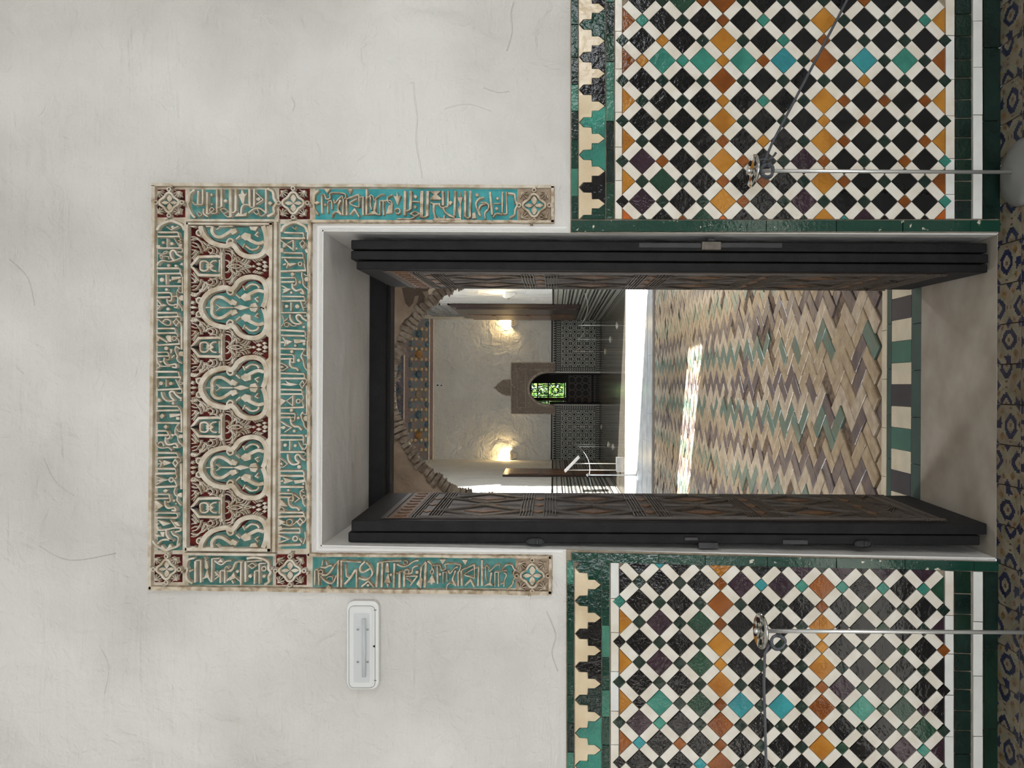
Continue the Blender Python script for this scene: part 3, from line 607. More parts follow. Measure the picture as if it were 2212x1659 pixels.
GLY['L4'] = """o50 825,30 745,140 810,260 880,140;s50 960,0 910,130;p 310,30 420,90 700,140 480,190 380,180 160,150 230,110 390,120;s60 940,170 945,1040;s75 170,295 800,310;s45 800,320 810,420;s75 180,430 820,430;c45 820,440 850,530 820,620;s45 530,490 350,630 540,790
s55 540,470 530,790;p 150,540 330,630 170,780;r60,50 700,640;s45 800,600 860,800;s75 170,845 870,820;d50 490,910;s70 150,1000 590,1010;s45 600,1010 600,1150;s80 150,1120 480,1120;r60,45 530,1175;d45 690,1140;c60 840,960 780,1040 800,1160 850,1260 880,1380 950,1480
p 840,1150 890,1080 960,1080 960,1230 880,1220;s40 800,970 870,1030 940,1050;c75 470,1170 490,1300 580,1390 700,1400 800,1500;s55 180,1240 340,1360 500,1420 290,1560;p 150,1410 280,1370 330,1420 260,1480;d45 570,1525"""
GLY['L5'] = """s75 140,60 830,70;s55 830,70 850,160 840,300;s70 160,200 840,195;d35 920,80;s55 445,230 440,510;s35 165,220 165,570;d50 300,355;d45 600,370;s50 700,260 830,500;c50 820,430 880,480 940,400 930,330 840,330;s75 150,560 880,560;c45 890,570 920,630 840,680
c75 385,620 400,780 480,900 600,930 720,870 640,800 610,700 660,630 730,650 800,750 910,800;d60 710,1000;o45 150,740 280,830 370,910 240,1010 150,1000;p 150,900 220,860 230,960;s75 140,1120 840,1120;s55 850,1130 870,1260;s85 150,1260 860,1270;c50 860,1270 890,1380 930,1440
p 240,1310 330,1330 560,1410 300,1500 260,1470 300,1410;p 140,1410 240,1380 270,1430 200,1450;p 560,1400 880,1370 900,1450 610,1500;p 820,1480 880,1480 870,1530 820,1530;s50 920,1440 930,1659;s80 140,1590 860,1600"""
GLY['L6'] = """p 330,70 390,50 395,110 350,115;s55 130,165 470,175;c50 470,160 490,250 500,320 460,370;s65 130,260 420,270;r50,40 430,300;s50 510,190 650,295 530,390;c50 760,60 680,110 680,220 730,310 750,420 810,500;s40 700,100 780,150;r45,40 770,260;c65 375,290 390,440 470,520 590,530 650,600
p 160,330 200,330 280,420 360,490 290,500 180,480 130,490;o40 130,600 190,500 260,560 270,620;s65 120,650 750,655;s50 750,660 770,740;s75 120,760 780,745;c45 780,750 810,830 740,920;r75,45 400,895;p 120,810 200,850 300,890 200,940 160,980;c50 200,930 330,970 430,990 540,920 590,860
o55 670,800 600,890 670,980 740,890;s60 220,1060 660,1060;s45 660,1060 670,1180;s65 130,1160 670,1165;p 100,1010 200,1000 220,1100 110,1110;s55 120,1230 380,1330 160,1410;r60,50 540,1315;s50 650,1310 720,1410;c50 790,1140 800,1300 740,1450;s75 100,1490 690,1470"""
GLY['R1'] = """c70 1180,220 1060,330 1040,500 1000,620 1060,780 1130,900 1200,960;s65 1275,250 1260,600;s60 1390,210 1390,600;s45 1250,610 1390,610;c45 1130,540 1190,620 1250,610;s75 1515,290 1510,860;c45 1510,870 1600,820 1690,740 1630,690 1580,760 1640,840 1760,830;s65 1770,200 1770,830
s75 1890,200 1890,670;s45 1890,680 1790,690;p 1945,510 2000,470 2060,510 2000,570;p 1600,350 1635,310 1665,360 1630,400;p 1600,590 1670,580 1635,640;o45 1860,740 1960,710 2080,800 1950,850;c45 1950,850 2040,930 2140,930 2140,880;s95 2125,200 2130,930;c65 1420,720 1420,850 1530,930;c40 1240,820 1300,920 1370,860 1290,800"""
GLY['R2'] = """s70 40,190 40,760;s75 165,190 160,740;c55 40,760 100,780 160,740;s45 20,800 20,900;p 330,560 230,330 290,310 320,180 370,300 400,320 450,280 390,400 370,560;s75 505,190 515,620;s65 625,190 625,620;c50 510,620 570,650 630,620;s45 680,290 850,460 680,570;p 670,440 750,390 790,440 730,500
s65 920,170 920,800;c60 480,590 390,580 310,660 300,850;p 140,880 240,770 290,850 450,780 440,870;c55 490,790 570,720 690,670 800,690 930,800;c45 610,760 680,820 740,780 700,690;c40 740,800 800,870 900,810;p 970,545 1025,495 1085,545 1025,600;c80 960,180 1090,260 1120,430 1180,540 1110,660 1120,790 960,870"""
GLY['R3'] = """c75 140,210 30,320 20,480 10,560 30,700 120,830;p 30,540 100,490 180,530 90,580;s60 215,330 225,800;c45 220,330 290,330 320,430 390,440 430,400 420,310 520,280 700,290 790,310 820,370 790,440;p 260,185 430,185 360,300;p 850,190 980,190 930,330;d35 300,575;s50 365,500 365,790
c45 365,510 420,480 460,500 470,690;c45 520,450 540,540 650,420 730,370 740,430;c70 690,470 640,580 620,700 700,830;c50 700,830 600,760 510,790 470,900;s55 760,440 740,840;s60 830,460 840,840;s50 830,440 1130,330;s50 1140,320 1150,640;c45 1150,640 1000,600 920,530 1100,430;s40 1150,400 1260,380
s60 1245,380 1245,840;s60 930,830 1040,700 1150,880;s65 1335,200 1330,830;c40 1340,380 1390,390 1440,340 1490,370 1530,470 1590,400 1700,320 1780,330;s50 1430,380 1430,600 1460,710;s45 1570,460 1560,560;s70 1560,540 1530,740;p 1340,840 1530,720 1660,850 1530,820;s50 1665,490 1665,840
s50 1750,480 1760,840;s40 1660,490 1750,480;c45 1760,480 1850,470 1860,400 1980,330;o40 1850,470 1940,480 1980,560 1900,540;p 1890,590 1990,560 1980,790 1820,810;p 2010,360 2080,390 2100,250 2130,380 2200,360 2110,600;r65,45 2110,740"""
GLY['R4'] = """s80 200,240 185,850;s85 345,240 330,690;c50 210,740 290,720 340,680;s45 0,930 350,930 430,890;p 415,370 460,330 510,380 460,435;p 415,630 455,590 500,630 450,680;s40 380,500 560,505;o50 340,810 440,750 560,800 450,870;s100 620,240 610,900;s85 770,240 750,860;c50 620,900 690,880 750,860
p 820,250 1090,240 1000,330 1110,430 1090,460 840,460 830,430 920,330;s75 1145,240 1145,600;s65 1275,240 1270,610;c50 1050,560 1110,650 1270,620;p 1290,520 1340,480 1390,520 1320,600;s60 840,520 900,560 1080,560;s70 920,570 910,740 960,930;c65 1150,650 1200,760 1320,850 1440,900
s70 910,945 1600,945;s60 1060,890 1030,960;s60 1180,850 1170,940;s75 1455,240 1430,860;p 1580,240 1600,390 1640,390 1590,590 1610,700 1600,940 1550,880 1520,690 1570,590 1500,390 1560,390;s75 1700,240 1700,880;s80 1830,240 1820,880;c55 1700,880 1770,910 1830,870
d45 1995,330;c60 2170,400 2040,440 1970,560 2000,700 2060,840;c60 2212,560 2090,600 2040,720 2080,860;p 1880,800 1960,760 1980,920 1880,930"""
GLY['R5'] = """s80 250,290 310,930;c60 0,600 120,590 210,660 200,770 110,870 120,1050;s70 600,290 590,870;s60 710,290 720,900;c50 600,880 660,910 720,890;s35 370,610 550,610;d40 460,470;d45 440,750;c55 330,1000 420,900 510,900 600,920;c70 760,330 930,360 960,520 1010,650 950,790 930,930 800,1010"""
GLY['S1'] = """c70 1240,220 1060,270 1020,450 1050,520 1020,650 1050,790 1180,890;p 1080,540 1200,510 1210,540 1120,590;s75 1265,300 1260,860;s65 1400,270 1400,860;s45 1265,290 1400,270;p 1510,250 1570,300 1610,480 1560,520 1510,480;p 1580,500 1630,740 1550,740 1480,760;s60 1700,230 1690,850
s50 1560,720 1450,760;s50 1600,720 1680,850;s40 1500,190 1560,260;s45 1680,240 1900,230;s50 1770,580 1880,690 1770,780;d25 1800,670;s60 1925,560 1915,870;s65 2040,540 2040,870;c45 1920,550 2030,540 2050,460 2110,440 2140,500;c55 1760,280 1860,360 1960,390 2080,300 2212,290;p 1850,330 1930,230 2000,330;s55 2100,560 2212,570;s60 2100,810 2212,700"""
GLY['S2'] = """c70 0,530 90,480 150,340 200,300;s60 300,290 290,880;s45 200,300 340,310;p 110,560 170,700 0,770 60,640;d40 200,545;s70 410,290 410,800;s50 70,760 110,840;s45 170,700 300,800;o45 570,330 480,400 570,470 670,400;p 480,655 530,600 580,655 535,710;s60 640,530 635,850;s60 755,340 755,850
s45 640,530 755,520;s45 755,340 920,340;r55,45 870,470;d45 870,660;c75 440,220 640,195 860,240 980,330 980,480 1030,560 980,680 990,800 880,870;s45 450,290 830,270"""
GLY['S3'] = """s50 45,450 40,830;s55 135,450 150,840;s40 45,440 135,440;r50,40 195,490;c65 220,560 330,570 420,500 490,400 520,360;s55 490,380 640,210;s60 625,230 615,870;c50 190,370 300,390 400,340 480,340;s40 250,200 220,340;s40 330,220 360,330;c55 190,600 300,720 420,780 510,740 580,580
c40 330,660 400,610 480,620 490,700;p 330,870 380,820 440,860 460,920 330,920;s60 705,210 705,880;s50 700,220 1200,250;s50 820,300 830,600 900,640;s70 1060,440 930,640 790,800;s55 1085,430 1085,880;c60 1300,230 1180,360 1180,480 1260,500 1390,430 1440,400
c65 1330,260 1430,380 1480,520 1420,630 1300,690 1140,640;s60 1210,860 1380,720 1520,880;d35 1370,830;s70 1620,270 1580,870;s70 1730,240 1710,870;s45 1620,270 1740,260;p 1840,270 1880,280 1900,510 1800,500;p 1880,520 1940,770 1770,760;p 1820,770 1890,780 1870,890;s65 2030,280 2010,880
s40 1750,240 2212,220;s65 2160,480 2150,880;d35 1940,570;d30 2100,530"""
GLY['S4'] = """c50 0,300 130,360 270,330 420,230 540,210;r50,40 210,260;s45 0,230 110,220;s65 65,490 60,890;s70 180,490 175,870;s40 60,480 180,480;r55,45 245,490;c50 270,550 370,510 410,380 540,340;d45 500,505;s45 230,600 520,600;s55 500,610 330,830;s45 240,650 370,760
p 580,360 630,350 600,620 640,700 600,910 480,800 560,660;s75 720,260 690,880;s50 620,350 720,240;c45 760,230 850,300 870,420 830,490 870,560 910,490 880,400;p 870,570 890,570 960,760 760,760;d30 860,785;s60 1005,330 1015,790
c45 890,340 1000,320 1080,350 1110,450 1200,430 1210,360 1200,310 1330,290 1540,310 1600,340;p 1060,185 1220,185 1140,300;p 1620,195 1760,195 1710,330;d35 1070,560;s45 1150,490 1150,790;s45 1240,480 1250,720;s35 1150,490 1240,510;c45 1270,450 1330,530 1440,400 1520,370
c60 1460,460 1410,600 1390,700 1470,840;c45 1470,840 1340,770 1250,830 1240,940;s45 1600,330 1550,480;s55 1530,480 1525,850;s65 1605,460 1615,840;s45 1610,450 1940,310;s50 1930,300 1940,650;c45 1940,650 1800,610 1690,550 1900,420;s40 1940,410 2050,380;s60 1700,830 1840,700 1930,870;s60 2040,380 2020,840;s65 2120,200 2120,840"""
GLY['S5'] = """c45 50,440 110,440 160,370 220,430 230,530 290,500 420,370 520,360 510,440;s45 130,430 120,650 160,800;s70 290,570 250,840;p 80,950 260,830 340,950 220,920;s50 390,560 390,960;s55 490,570 490,960;c45 390,560 490,560 600,520 730,520;c55 590,490 700,370 850,360 920,470 1000,520;c50 640,570 710,640 660,780 640,960
s50 550,890 650,850;c60 960,480 900,600 940,700 900,800 880,900 740,1060"""

YG, YF = -.003, -.021                                # painted ground, face of the carving
def glyphs(mb, key, y0=YG, y1=YF, view=None, src=None, mi=0, mirror=None, dv=0.0):
    ox, oy, sc = view or VIEW[key]
    def P(s):
        a, b = s.split(','); x, y = ox + float(a) / sc, oy + float(b) / sc
        if mirror is not None: y = 2 * mirror - y
        return (x, y + dv)
    k = 0
    for it in (src or GLY[key]).replace('\n', ';').split(';'):
        t = it.split(); kind, arg = t[0][0], t[0][1:]; pts = [P(q) for q in t[1:]]
        yy = y1 + random.uniform(-.0012, .0012); k += 1
        if kind == 'p': mb.prism([W(*p) for p in pts], y0, yy, .0012, mi)
        elif kind == 'd': mb.prism([W(*p) for p in circle(*pts[0], float(arg) / sc, 9)], y0, yy + .002, .002, mi)
        elif kind == 'r':
            r, wd = arg.split(','); mb.ribbon([W(*p) for p in circle(*pts[0], float(r) / sc, 12)], float(wd) / sc * PXM, y0, yy, True, mi=mi)
        else:
            wd = float(arg) / sc * PXM
            if kind == 'c': pts = smooth_pts(pts, 4)
            mb.ribbon([W(*p) for p in pts], wd, y0, yy, kind == 'o', mi=mi)

st = thing('stucco_surround', 'carved stucco frieze framing the doorway head, painted turquoise and oxblood with Arabic lettering', 'stucco frieze', (W(700, 836)[0], 0, W(700, 836)[1]))
def ground(name, x0, x1, y0, y1, mat, parent=st, y=YG):
    mm = MB(); mm.prism([W(x0, y0), W(x1, y0), W(x1, y1), W(x0, y1)], -.0004, y); return mm.build(name, mat, parent)
def bandpart(name, x0, x1, y0, y1, mat, keys, letmat=M_STUCCO):
    g = ground(name, x0, x1, y0, y1, mat); mm = MB()
    for k in keys: glyphs(mm, k)
    mm.build('lettering', letmat, g)
    return g
bandpart('inscription_band', 342, 404, 484, 1188, M_TEALG, ['T1', 'T2', 'T3', 'T4', 'T5', 'T6'])
bandpart('inscription_band', 607, 671, 484, 1185, M_TEALP, ['L1', 'L2', 'L3', 'L4', 'L5', 'L6'])
bandpart('cartouche', 412, 594, 410, 475, M_TEALP, ['R1', 'R2'])
bandpart('cartouche', 682, 1118, 409, 476, M_TEALB, ['R3', 'R4', 'R5'], M_STUCCO_W)
bandpart('cartouche', 408, 590, 1199, 1263, M_TEALG, ['S1', 'S2'])
bandpart('cartouche', 676, 1114, 1203, 1270, M_TEALP, ['S3', 'S4', 'S5'], M_STUCCO_W)

mm = MB(); mm.prism([W(*p) for p in ((336, 404), (674, 404), (671, 1276), (330, 1270))], -.0004, -.0024); mm.prism([W(*p) for p in ((674, 404), (1194, 407), (1194, 483), (674, 481))], -.0004, -.0024); mm.prism([W(*p) for p in ((671, 1198), (1190, 1202), (1190, 1282), (671, 1276))], -.0004, -.0024)
mm.build('backing', M_STUCCO, st)
# moulded fillets of the frame
def fillet(pts, wpx, y1=-.014, mat=M_STUCCO, name='moulding', rough=.0):
    mm = MB(); q = []
    for i in range(len(pts) - 1):
        a, b = pts[i], pts[i + 1]; n = max(2, int(math.hypot(b[0] - a[0], b[1] - a[1]) / 28))
        for k in range(n): q.append((a[0] + (b[0] - a[0]) * k / n + random.uniform(-rough, rough), a[1] + (b[1] - a[1]) * k / n + random.uniform(-rough, rough)))
    q.append(pts[-1]); mm.ribbon([W(*p) for p in q], wpx * PXM, -.0004, y1 - .004, bev=.0022); return mm.build(name, mat, st)
fillet([(1197, 405.5), (332, 401.5)], 9, rough=.5); fillet([(337, 403), (328, 1270)], 10, rough=.4); fillet([(327, 1268), (1192, 1279)], 11, rough=.6, mat=M_STUCCO_W)
fillet([(1197, 480.5), (674, 479.5)], 8, mat=M_STUCCO_W, rough=.6); fillet([(671.5, 478), (668.5, 1198)], 9, mat=M_STUCCO_W, rough=.5); fillet([(668, 1197), (1190, 1202)], 8, mat=M_STUCCO_W, rough=.6)
fillet([(1193.5, 405), (1193.5, 482)], 9, mat=M_STUCCO_W); fillet([(1189, 1199), (1188, 1280)], 9, mat=M_STUCCO_W)
fillet([(406, 480), (403, 1192)], 7.5, -.016); fillet([(411.5, 484), (408.5, 1188)], 6, -.021)
fillet([(590.5, 484), (586.5, 1188)], 9, -.021); fillet([(599.5, 482), (596, 1190)], 9, -.017)
fillet([(405, 478.5), (606, 479)], 8, -.017); fillet([(408, 486), (594, 487)], 7, -.021)
fillet([(403, 1194), (600, 1196)], 8, -.017); fillet([(406, 1183), (590, 1185)], 9, -.021)

# corner and end squares: quatrefoil flower, bored nodes, leaf fans
def leaf_fan(mb, x, y, ang, size, n=5, spread=1.9, wpx=2.6, y1=YF):
    for k in range(n):
        t = ang + spread * (k / (n - 1) - .5); l = size * (1 - .28 * abs(k / (n - 1) - .5) * 2)
        bend = .35 * (k / (n - 1) - .5) * 2
        pts = [(x, y), (x + .5 * l * math.cos(t - bend * .4), y + .5 * l * math.sin(t - bend * .4)), (x + l * math.cos(t + bend * .3), y + l * math.sin(t + bend * .3))]
        mb.ribbon([W(*p) for p in smooth_pts(pts, 3)], wpx * PXM, YG, y1 + random.uniform(-.001, .001), bev=.0006)
def flower_square(cx, cy, h, ground_mat, flower_mat, cream=M_STUCCO):
    g = ground('flower_square', cx - h, cx + h, cy - h, cy + h, ground_mat)
    mm = MB(); q = []
    for k in range(32):
        a = 2 * math.pi * k / 32; r = h * (.60 + .10 * math.cos(4 * a)); q.append((cx + r * math.cos(a), cy + r * math.sin(a)))
    mm.ribbon([W(*p) for p in q], 6.2 * PXM, YG, YF, True)
    for k in range(4):
        a = k * math.pi / 2; nx, ny = cx + .93 * h * math.cos(a), cy + .93 * h * math.sin(a)
        mm.ribbon([W(*p) for p in circle(nx, ny, 3.9, 10)], 4.0 * PXM, YG, YF, True)
        b = a + math.pi / 4; leaf_fan(mm, cx + 1.12 * h * math.cos(b), cy + 1.12 * h * math.sin(b), b + math.pi, h * .52, 5, 1.7, 1.9)
        for s in (-1, 1): leaf_fan(mm, nx + 6 * math.cos(b - .2) , ny + 6 * math.sin(b - .2), b, 7, 3, 1.5, 1.7)
    mm.build('carving', cream, g)
    f = MB(); f.prism([W(*p) for p in [(cx + (p[0] - cx) * .86, cy + (p[1] - cy) * .86) for p in q]], YG, YG - .0025); f.build('flower_ground', flower_mat, g)
    pm = MB()
    for k in range(4):
        a = k * math.pi / 2; t = (math.cos(a), math.sin(a)); nrm = (-t[1], t[0]); R = h * .56; wd = h * (.13 if k % 2 == 0 else .19)
        pm.prism([W(cx + t[0] * u * R + nrm[0] * v * wd, cy + t[1] * u * R + nrm[1] * v * wd) for u, v in ((.02, 0), (.35, .8), (.65, 1), (1, .25), (1, -.25), (.65, -1), (.35, -.8))], YG - .0025, -.0165, .002)
    pm.build('petal', cream, g)
flower_square(371, 440, 30, M_REDP, M_TEALG); flower_square(637, 441, 33, M_REDP, M_TEALP)
flower_square(365, 1227, 30, M_REDP, M_TEALG); flower_square(630, 1230, 33, M_REDP, M_TEALP)
M_STUCCO_D = pbr('stucco_shadow_ground', (168, 148, 126), .85, .2, 40, .5, 150, .001)
flower_square(1154, 446, 35, M_STUCCO_D, M_TEALB, M_STUCCO_W); flower_square(1150, 1241, 36, M_STUCCO_D, M_TEALB, M_STUCCO_W)

# ---- central panel: lobed arches over oxblood foliage
panel = ground('arcade_panel', 410, 592, 484, 1188, M_REDP)
MV = (405, 570, 6.35)
ARC_BAND = "c74 225,605 235,540 290,450 370,385 470,350 570,335 640,362 690,320 740,250 820,205 920,190 1010,205 1075,250 1112,330 1118,420 1104,520 1070,605"
ARC_IN = """c52 378,605 372,530 420,470 500,465 580,510 650,560;p 600,545 650,490 720,530 695,580 620,562;s22 430,560 480,602;s28 470,603 660,605;c56 780,462 850,440 920,400 1000,372 1080,392;c34 830,340 900,290 980,300 1012,342
p 760,470 820,410 900,430 900,500 820,520;p 880,600 900,556 965,540 1000,602;s26 1000,530 960,485 1005,462;s30 700,430 755,480;s26 790,310 820,370;s24 290,605 380,605"""
ARC_OUT = """r38,30 208,512;c34 596,348 586,392 622,432 664,412 660,372;p 75,605 120,585 178,605"""
TEAL_IN = [(262, 605), (300, 500), (400, 418), (560, 388), (660, 420), (760, 330), (850, 248), (930, 235), (1030, 290), (1082, 400), (1042, 540), (1000, 605)]
def arch_unit(yc, halves=(1, -1)):
    g = None
    for h in halves:
        pts = [(405 + a / 6.35, yc + h * (b - 605) / 6.35) for a, b in TEAL_IN]
        mm = MB(); mm.prism([W(*p) for p in pts], YG, -.0055); g = mm.build('arch_ground', M_TEALG if yc > 700 else M_TEALP, panel)
        mm = MB(); v = (405, yc - 605 / 6.35, 6.35)
        for src, yy in ((ARC_BAND, -.025), (ARC_IN, -.0215), (ARC_OUT, -.026)): glyphs(mm, None, YG, yy, v, src, 0, None if h == 1 else yc)
        # solid springer between the arches and the lower moulding
        sp = [(1090, 250), (1150, 190), (1165, 190), (1165, 605), (1120, 605), (1128, 480), (1130, 350)]
        mm.prism([W(405 + a / 6.35, yc + h * (b - 605) / 6.35) for a, b in sp], YG, -.0235, .001)
        mm.build('lobed_arch', M_STUCCO, panel)
    mm = MB()
    if len(halves) == 2:
        mm.prism([W(405 + a / 6.35, yc + (b - 605) / 6.35) for a, b in ((660, 605), (760, 570), (890, 605), (760, 640))], YG, -.0225, .001); mm.build('spindle', M_STUCCO, panel)
        mm = MB(); mm.prism([W(405 + a / 6.35, yc + (b - 605) / 6.35) for a, b in ((1048, 605), (1078, 575), (1108, 605), (1078, 635))], -.0235, -.0250); mm.build('bored_hole', M_HOLE, panel)
for yc in (665.5, 837.5, 1008.5): arch_unit(yc)
arch_unit(491.5, (-1,)); arch_unit(1180.0, (1,))
for yc in (665.5, 837.5, 1008.5):
    mm = MB()
    for h in (1, -1):
        for a, b, t in ((417, 9, .4), (424, 24, .9), (416, 27, .2), (436, 33, 1.1), (428, 14, 1.0)): leaf_fan(mm, a, yc + h * b, h * t, 9, 4, 1.3, 2.3, -.0165)
    mm.build('foliage', M_STUCCO, panel)
# foliage and medallions between the arches
FOL = """c22 80,60 130,40 190,60 230,110;c22 90,90 150,110 200,180 215,240;c21 190,70 240,80 270,120;c22 220,110 260,150 250,210;c23 270,190 330,160 375,195 350,235 310,215;c21 390,150 430,190 420,240;c21 410,120 470,170 480,215;c21 440,140 520,160 510,220;c21 240,90 230,140 260,190;c21 262,95 300,150 285,205
c21 300,110 350,150 400,140;c21 330,250 380,240 440,262;c21 85,190 130,200 180,240;c21 85,260 150,190;c21 85,310 190,210;c21 130,190 140,250;c21 160,250 110,330;c22 540,235 600,250 640,310 610,380;c21 560,200 620,215 655,290;c21 590,170 630,200 650,250;c21 640,190 655,240 690,280;c21 660,300 720,290 740,330;c21 650,340 700,310 690,370
c21 700,340 760,350 800,310;c21 740,370 800,370 840,320;c21 770,390 830,385 870,330;c21 620,400 640,350 680,300;c21 545,330 590,350 600,400;c23 600,420 680,385 785,420;s19 655,405 655,435;s19 680,400 680,440;c22 560,415 590,395 610,420;c22 800,415 850,400 900,415;c21 920,330 960,360;c21 950,320 990,350;c21 980,315 1020,340;c21 1010,310 1050,335
p 905,415 930,395 955,415 930,418;p 960,385 1000,362 1040,385 1000,408;p 1045,412 1085,385 1130,412 1085,415;p 1045,360 1080,340 1110,362 1075,382;c21 80,20 130,15 180,45;c21 85,130 120,150 165,150;c21 300,60 320,110 300,140;c21 340,90 360,130;c21 470,120 490,160;c21 500,130 520,170"""
MED = """s46 95,415 195,292 470,285 492,300;s34 505,240 505,415;r22,20 500,250;c34 215,415 225,360 290,350 330,395 300,440;c30 350,385 390,350 440,345;s26 478,330 478,415;p 330,400 360,380 400,415 360,418"""
MV2 = (405, 685, 6.35)
for ym in (576.5, 750.5, 922.0, 1094.5):
    v = (405, ym - 415 / 6.35, 6.35); mm = MB(); md = MB()
    for mir in (None, ym):
        glyphs(mm, None, YG, -.0165, v, FOL, 0, mir); glyphs(md, None, YG, -.0235, v, MED, 0, mir)
    mm.build('foliage', M_STUCCO, panel)
    t = MB(); t.prism([W(405 + a / 6.35, ym + (b - 415) / 6.35) for a, b in ((170, 415), (200, 310), (495, 310), (495, 520), (200, 520))], YG, -.0065); t.build('medallion_ground', M_TEALG, panel)
    e = MB(); e.prism([W(405 + a / 6.35, ym + (b - 415) / 6.35) for a, b in ((88, 415), (135, 396), (185, 415), (135, 434))], YG, -.0245); e.build('bored_hole', M_HOLE, panel)
    md.build('medallion', M_STUCCO, panel)
# ================================================================ DOOR LEAVES (dark carved timber, folded back into the reveals)
def door(name, label, xin, xout, xin_far, y0, y1, z0, z1, laminations):
    """xin: carved face towards the passage; leaf stands edge-on to the camera"""
    sg = 1 if xout > xin else -1                     # outward direction
    root = thing(name, label, 'door', ((xin + xout) / 2, (y0 + y1) / 2, z0), kind='structure')
    sl = (xin_far - xin) / (y1 - y0)
    def mp(mb):                                      # shear so the leaf is not exactly square to the wall
        mb.v = [(x + sl * (y - y0), y, z) for x, y, z in mb.v]; return mb
    for (a, b, dy, zt, zb) in laminations:           # boards across the thickness, seen on the leading edge
        mm = MB(); xa, xb = xin + (xout - xin) * a, xin + (xout - xin) * b
        mm.box((min(xa, xb) + .0012, y0 + dy, z0 + zb), (max(xa, xb) - .0012, y1, z1 + zt)); bevel_mod(mp(mm).build('board', M_WOOD, root), .004, 2)
    # carved face, drawn in (depth, height) and mapped onto the leaf
    def face(mb, lift=0.0):
        mb.v = [(xin - sg * (lift - v[1]) + sl * (v[0] - y0), v[0], v[2]) if False else (xin + sg * v[1] - sg * lift + sl * (v[0] - y0), v[0], v[2]) for v in mb.v]; return mb
    A, B = y0 + .03, y1 - .02; zt, zb = z1 - .10, z0 + .12; mid = (A + B) / 2; wd = B - A
    g = MB(); g.prism([(A, zb), (B, zb), (B, zt), (A, zt)], 0, -.002); g = face(g).build('carved_panel', M_WOODBROWN, root)
    am = MB(); stp = MB()
    for z in (zt - .02, zt - .105, zt - .115, zt - .125, zb + .02, zb + .06, zb + .07): stp.ribbon([(A, z), (B, z)], .006, -.002, -.007)
    am.prism([(A, zt - .095), (B, zt - .095), (B, zt - .03), (A, zt - .03)], -.002, -.0035)
    for k in range(9):                               # beads on the amber band
        am.prism(circle(A + wd * (k + .5) / 9, zt - .0625, .014, 8, .022), -.0035, -.007, .003)
    for u in (A + .012, A + .022, B - .012): stp.ribbon([(u, zb), (u, zt - .12)], .005, -.002, -.007)
    top = zt - .14; H = .404; n = int((top - zb - .08) / H) + 1
    for i in range(n):
        zc = top - H * (i + .5); lo = zc - H / 2
        if lo < zb + .05: H2 = (zc + H / 2 - zb - .08); 
        for k in range(5):                           # interlaced star: rhombus lattice of triple ribs
            o = (k - 2) * .0125
            for c in (A + wd * .25, A + wd * .75):
                r = .122 - abs(o) * .9; q = [(c, zc + .15 + o), (c + r, zc + o * .4), (c, zc - .15 + o), (c - r, zc + o * .4)]
                q = [(min(max(u, A + .03), B - .02), max(v, zb + .08)) for u, v in q]
                stp.ribbon(q, .005, -.002, -.0075, True)
        for u in (A + wd * .5, A + .04, B - .03):
            for dz in (-.006, .006): stp.ribbon([(u + dz, max(zc - .13, zb + .09)), (u + dz, zc + .13)], .0045, -.002, -.0065)
        for zz in (zc + .16, zc - .16):
            if zz < zb + .12: continue
            for k in range(5): stp.ribbon([(A + .03, zz + (k - 2) * .0105), (B - .02, zz + (k - 2) * .0105)], .0052, -.002, -.008)
        for c in (A + wd * .25, A + wd * .75, mid):
            for dz, h in ((0, .07), (.2, .025)):
                if zc + dz - h < zb + .09: continue
                am.prism([(c, zc + dz + h), (c + .035, zc + dz), (c, zc + dz - h), (c - .035, zc + dz)], -.002, -.005, .003)
    face(stp).build('carved_strapwork', M_WOODSTRAP, g); face(am).build('inlay', M_WOODAMBER, g)
    return root
d1 = door('door_1', 'dark carved timber door leaf folded open against the right reveal', .389, .492, .400, .036, .612, .010, 2.196,
          [(0, .30, .004, -.018, 0), (.32, .64, .0, 0, 0), (.66, 1, .0, 0, .004)])
d2 = door('door_2', 'dark carved timber door leaf folded open against the left reveal, with latch slots', -.470, -.5485, -.457, .036, .612, .010, 2.196,
          [(0, .52, .0, -.006, 0), (.54, 1, .006, .006, .02)])
# lock blocks, latch slots and bolts on the leading edges
def edge_block(px0, px1, py0, py1, y, t, mat, parent, name):
    (xa, za), (xb, zb) = W(px0, py0, y), W(px1, py1, y)
    return bevel_mod(box(name, (min(xa, xb), y - t, min(za, zb)), (max(xa, xb), y + .002, max(za, zb)), mat, parent), .0015, 1)
M_LOCK = pbr('worn_lock_plate', (92, 82, 72), .5, .25, 60, .3, 200, .001)
edge_block(1515, 1556, 523, 541, .036, .012, M_LOCK, d1, 'lock_block'); edge_block(1528, 1543, 515.5, 522, .03, .006, M_IRON, d1, 'bolt')
for k, (a, b) in enumerate(((1380, 1515), (1556, 1690))): edge_block(a, b, 524, 536, .036, .002, pbr('edge_strip', (46, 44, 44), .6, .2), d1, 'edge_strip')
edge_block(1508, 1550, 1171, 1184, .038, .010, pbr('edge_strip', (46, 44, 44), .6, .2), d2, 'lock_block'); edge_block(1478, 1508, 1160, 1168, .036, .003, M_IRON, d2, 'keeper')
